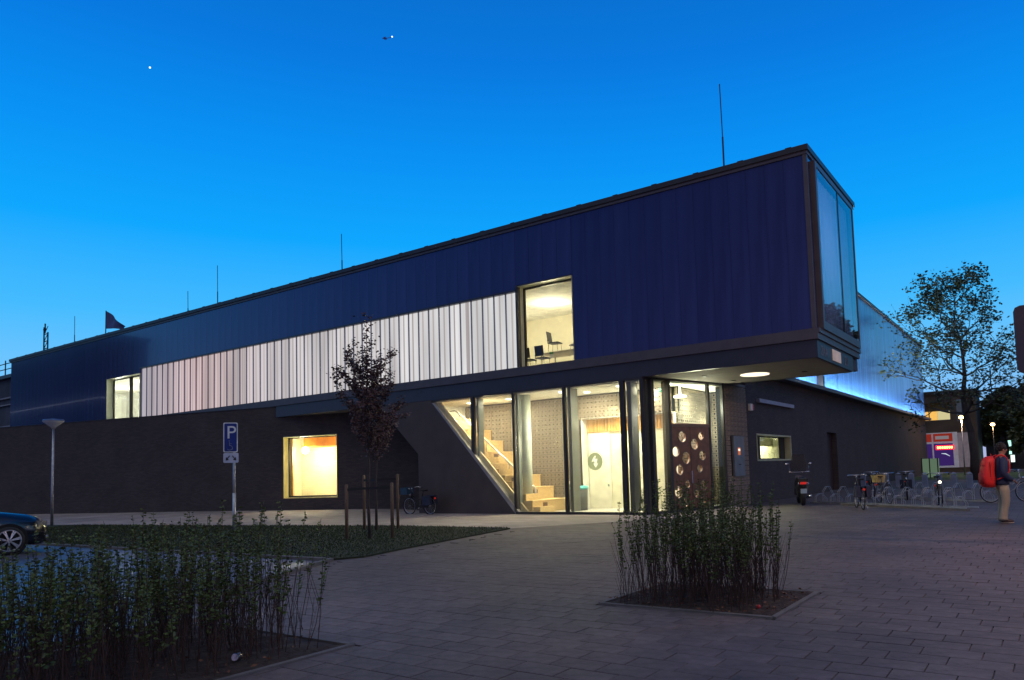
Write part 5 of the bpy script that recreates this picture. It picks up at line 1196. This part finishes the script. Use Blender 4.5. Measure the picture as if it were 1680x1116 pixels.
m = MB(); m.box(-6.8, 22.2, 95.7, 104, 4.4, 4.7); m.build('roof', DARK, hs)
for i, (x, z) in enumerate(((-2.8, 3.35), (-1.9, 3.4))):
    m = MB(); m.ball((0,0,0), .16, 6, (1.6, 1, .8)); o = m.build('eaves_lamp', emis('cool_lamp', (1, .95, .85), 9), hs, loc=(x, 95.3, z))

# lights in the sky
st_ = MB(); st_.ball((0,0,0), .28, 6); o = st_.build('evening_star', emis('star_glow', (.75, .95, 1), 2.2), None)
def far_at(px, py, dist):
    d = cr*((px-954.70)/1188.93)-cu*((py-690.39)/1188.93)+cf; return Vector((0,0,1.5))+d.normalized()*dist
o.location = far_at(246, 111, 300); tag(o, 'single bright evening star high on the left of the sky', 'star')
ap = thing('aeroplane', 'tiny distant aeroplane with a bright landing light near the top of the sky', 'aeroplane', tuple(far_at(641, 61, 900)), math.atan2(cr.y, cr.x))
m = MB(); m.tube([(-9, 0, -1.6), (-8, 0, -1.5), (0, 0, -.6), (1.5, 0, -.4)], [.12, .35, .35, .2], 8); m.obox((-6, 0, -1.2), (1.4, 0, 0), (0, 2.5, 0), (0, 0, .08)); m.obox((-8.5, 0, -1.1), (.4, 0, 0), (0, .1, 0), (0, 0, .5)); m.build('airframe', mat('airframe', (.03, .14, .5), .6), ap)
m = MB(); m.ball((1.5, 0, .3), .75, 6); m.build('landing_light', emis('landing_glow', (.8, .95, 1), 2.5), ap)

# ================================================================== PERSON
def skin(name, verts, edges, radii, M, parent=None, root=0, sub=2, mods=True):
    me = bpy.data.meshes.new(name); me.from_pydata([Vector(v) for v in verts], edges, []); me.update()
    o = bpy.data.objects.new(name, me); col.objects.link(o)
    sm_ = o.modifiers.new('skin', 'SKIN'); sm_.use_smooth_shade = True
    sv = me.skin_vertices[0].data
    for i, r_ in enumerate(radii):
        sv[i].radius = (r_, r_) if not isinstance(r_, tuple) else r_; sv[i].use_root = (i == root)
    ss = o.modifiers.new('sub', 'SUBSURF'); ss.levels = sub; ss.render_levels = sub
    dg = bpy.context.evaluated_depsgraph_get(); dg.update()
    m2 = bpy.data.meshes.new_from_object(o.evaluated_get(dg)); bpy.data.objects.remove(o)
    m2.name = name; m2.materials.clear(); m2.materials.append(M)
    return obj(name, m2, parent)
random.seed(11)
SKIN = mat('skin_tone', (.36, .17, .10), .55); HAIR = mat('dark_hair', (.012, .009, .008), .7, bump=.8, bscale=60)
JACK = mat('navy_jacket', (.018, .028, .07), .75, bump=.4, bscale=18); TRO = mat('khaki_trousers', (.33, .28, .20), .85, bump=.4, bscale=14)
BP = mat('red_backpack', (.62, .015, .012), .6, bump=.2, bscale=12); SHOE = mat('dark_shoe', (.05, .025, .02), .6)
pr_ = thing('person', 'standing person in navy jacket and khaki trousers carrying a big red backpack', 'person', (-1.02, 18.98, 0), math.atan2(cr.y, cr.x)-.12)
# x = facing direction (to the right in view), y = left side of the body (away from the camera)
bv = [(-.01,0,.95), (-.01,0,1.12), (0,0,1.32), (.01,0,1.44), (.03,0,1.52), (.05,0,1.60), (.065,0,1.68),      # 0-6 pelvis..head
      (0,.09,.92), (.02,.11,.50), (-.01,.12,.09), (.13,.13,.035),                                             # 7-10 left leg
      (0,-.09,.92), (.0,-.10,.50), (-.06,-.10,.09), (.08,-.11,.035),                                          # 11-14 right leg
      (-.01,.20,1.40), (-.05,.25,1.14), (.10,.20,.96), (.17,.16,.95),                                         # 15-18 left arm
      (-.01,-.20,1.40), (-.06,-.25,1.14), (.11,-.205,.97), (.17,-.19,.96)]                                      # 19-22 right arm
be = [(0,1),(1,2),(2,3),(3,4),(4,5),(5,6),(0,7),(7,8),(8,9),(9,10),(0,11),(11,12),(12,13),(13,14),(3,15),(15,16),(16,17),(17,18),(3,19),(19,20),(20,21),(21,22)]
brd = [.10,.10,.11,.08,.055,.075,.095,.085,.06,.042,.038,.085,.06,.042,.038,.06,.048,.036,.036,.06,.048,.036,.036]
skin('body', bv, be, brd, SKIN, pr_)
# face pieces
m = MB(); m.ball((.148, 0, 1.635), .016, 5, (1.3, .8, 1.1)); m.build('nose', SKIN, pr_, True)
for s_ in (-1, 1):
    m = MB(); m.ball((.135, s_*.035, 1.665), .011, 5); m.build('eye', mat('eye_dark', (.03,.02,.02), .2), pr_, True)
    m = MB(); m.ball((.045, s_*.088, 1.645), .026, 5, (.8, .4, 1.2)); m.build('ear', SKIN, pr_, True)
m = MB(); m.ball((.135, 0, 1.595), .022, 5, (.4, 1, .28)); m.build('mouth', mat('lips', (.3, .09, .07), .5), pr_, True)
m = MB(); m.ball((.035, 0, 1.70), .112, 10, (1.0, .95, .92))
for i in range(80):
    a = random.uniform(0, 6.28); e = random.uniform(-.25, 1.4); d = Vector((math.cos(a)*math.cos(e), math.sin(a)*math.cos(e), math.sin(e)))
    if d.x > .45 and d.z < .5: continue
    m.ball(tuple(Vector((.03, 0, 1.70))+d*.098), random.uniform(.016, .03), 4)
hr_ = m.build('hair', HAIR, pr_, True)
# fingers
for s_ in (-1, 1):
    for k_ in range(5):
        b = Vector((.17, s_*(.175)+(k_-2)*.014*1.0, .95)) if k_ < 4 else Vector((.15, s_*.14, .96))
        d = Vector((.045, 0, -.03-.005*k_)) if k_ < 4 else Vector((.03, -s_*.02, .01))
        m = MB(); m.tube([b, b+d, b+d*1.6+Vector((0,0,-.015))], [.010, .009, .006], 6); m.build('finger', SKIN, pr_, True)
def fold(a, k, amp): return 1+amp*math.sin(a*3+k*1.7)*math.cos(a*2-k*.9)
def ell(cx, hx, hy, z, cy=0, n=24, amp=.035): return [(cx+hx*fold(2*math.pi*i/n, z*14, amp)*math.cos(2*math.pi*i/n), cy+hy*fold(2*math.pi*i/n, z*11, amp)*math.sin(2*math.pi*i/n), z) for i in range(n)]
jk = loft([ell(-.01, .150, .185, .86), ell(-.01, .158, .195, .90), ell(-.01, .150, .188, .96), ell(-.01, .152, .190, 1.03), ell(-.005, .148, .188, 1.10), ell(0, .150, .192, 1.18), ell(0, .150, .198, 1.27), ell(0, .145, .205, 1.35), ell(0, .128, .198, 1.41), ell(.005, .105, .160, 1.455), ell(.015, .080, .100, 1.49), ell(.025, .066, .072, 1.53)])
for s_ in (-1, 1):
    jk.tube([(0, s_*.13, 1.42), (-.01, s_*.19, 1.39), (-.03, s_*.225, 1.30), (-.05, s_*.245, 1.20), (-.055, s_*.25, 1.14), (-.02, s_*.24, 1.08), (.04, s_*.225, 1.02), (.09, s_*.21, .985), (.125, s_*.20, .97)], [.075, .083, .080, .072, .068, .070, .062, .058, .056], 14)
jk.build('jacket', JACK, pr_, True)
tr_ = loft([ell(-.005, .120, .150, .93), ell(-.005, .130, .165, .87), ell(0, .125, .170, .80), ell(.005, .110, .165, .745)])
for y0, pts_ in ((.09, [(0,.085,.84), (.01,.092,.72), (.025,.10,.60), (.035,.105,.50), (.015,.11,.38), (.0,.115,.24), (-.01,.118,.12), (-.005,.12,.07)]), (-.09, [(0,-.085,.84), (.01,-.09,.72), (.015,-.097,.60), (.015,-.10,.50), (-.01,-.10,.38), (-.04,-.103,.24), (-.065,-.105,.12), (-.06,-.105,.07)])):
    tr_.tube(pts_, [.100, .104, .094, .086, .084, .078, .082, .088], 14)
tr_.build('trousers', TRO, pr_, True)
for (x, y) in ((.04,.12),(-.01,-.105)):
    m = MB(); m.ball((x+.03, y, .045), .055, 8, (2.6, .95, .85)); m.build('shoe', SHOE, pr_, True)
    m = MB(); m.ball((x+.03, y, .014), .055, 8, (2.7, 1.0, .25)); m.build('shoe_sole', mat('pale_sole', (.5, .4, .3), .7), pr_, True)
def sq(a, zz, dx=0): return [(-.285+dx+.135*a*math.copysign(abs(math.cos(2*math.pi*i/20))**.65, math.cos(2*math.pi*i/20)), .175*a*math.copysign(abs(math.sin(2*math.pi*i/20))**.6, math.sin(2*math.pi*i/20)), zz) for i in range(20)]
o = loft([sq(.45,.80,.02), sq(.85,.82), sq(1.0,.92,-.02), sq(1.03,1.05,-.025), sq(.96,1.20,-.01), sq(.92,1.34,.01), sq(.84,1.44,.03), sq(.5,1.50,.05), sq(.15,1.51,.06)]).build('backpack', BP, pr_, True)
RDK = mat('red_dark', (.30, .012, .01), .7, bump=.3, bscale=12)
def sq2(a, zz): return [(-.415+.06*a*math.cos(2*math.pi*i/16), .13*a*math.copysign(abs(math.sin(2*math.pi*i/16))**.6, math.sin(2*math.pi*i/16)), zz) for i in range(16)]
loft([sq2(.4,.88), sq2(.95,.90), sq2(1.05,1.0), sq2(.95,1.12), sq2(.4,1.15)]).build('backpack_pocket', RDK, o, True)
m = MB()
for s_ in (-1, 1): m.tube([(-.30, s_*.179, 1.38), (-.30, s_*.184, 1.05)], .010, 5)
m.tube([(-.40, -.13, 1.30), (-.43, 0, 1.31), (-.40, .13, 1.30)], .008, 5); m.tube([(-.19, -.03, 1.49), (-.20, 0, 1.56), (-.19, .03, 1.49)], .009, 5); m.build('backpack_trim', RDK, o)
m = MB()
for s_ in (-1, 1):
    pts_ = [(-.17, s_*.09, 1.44), (-.10, s_*.105, 1.505), (-.03, s_*.115, 1.535), (.045, s_*.12, 1.50), (.095, s_*.12, 1.45), (.125, s_*.12, 1.37), (.135, s_*.125, 1.27), (.12, s_*.14, 1.17), (.05, s_*.175, 1.09), (-.05, s_*.18, 1.02), (-.16, s_*.16, .98)]
    m.tube(pts_, .017, 7)
m.build('backpack_straps', BP, pr_, True)
m = MB(); m.obox((.165, -.02, 1.37), (.012, 0, 0), (0, .05, 0), (0, 0, .06)); m.build('collar', mat('pale_collar', (.5, .4, .35), .8), pr_)
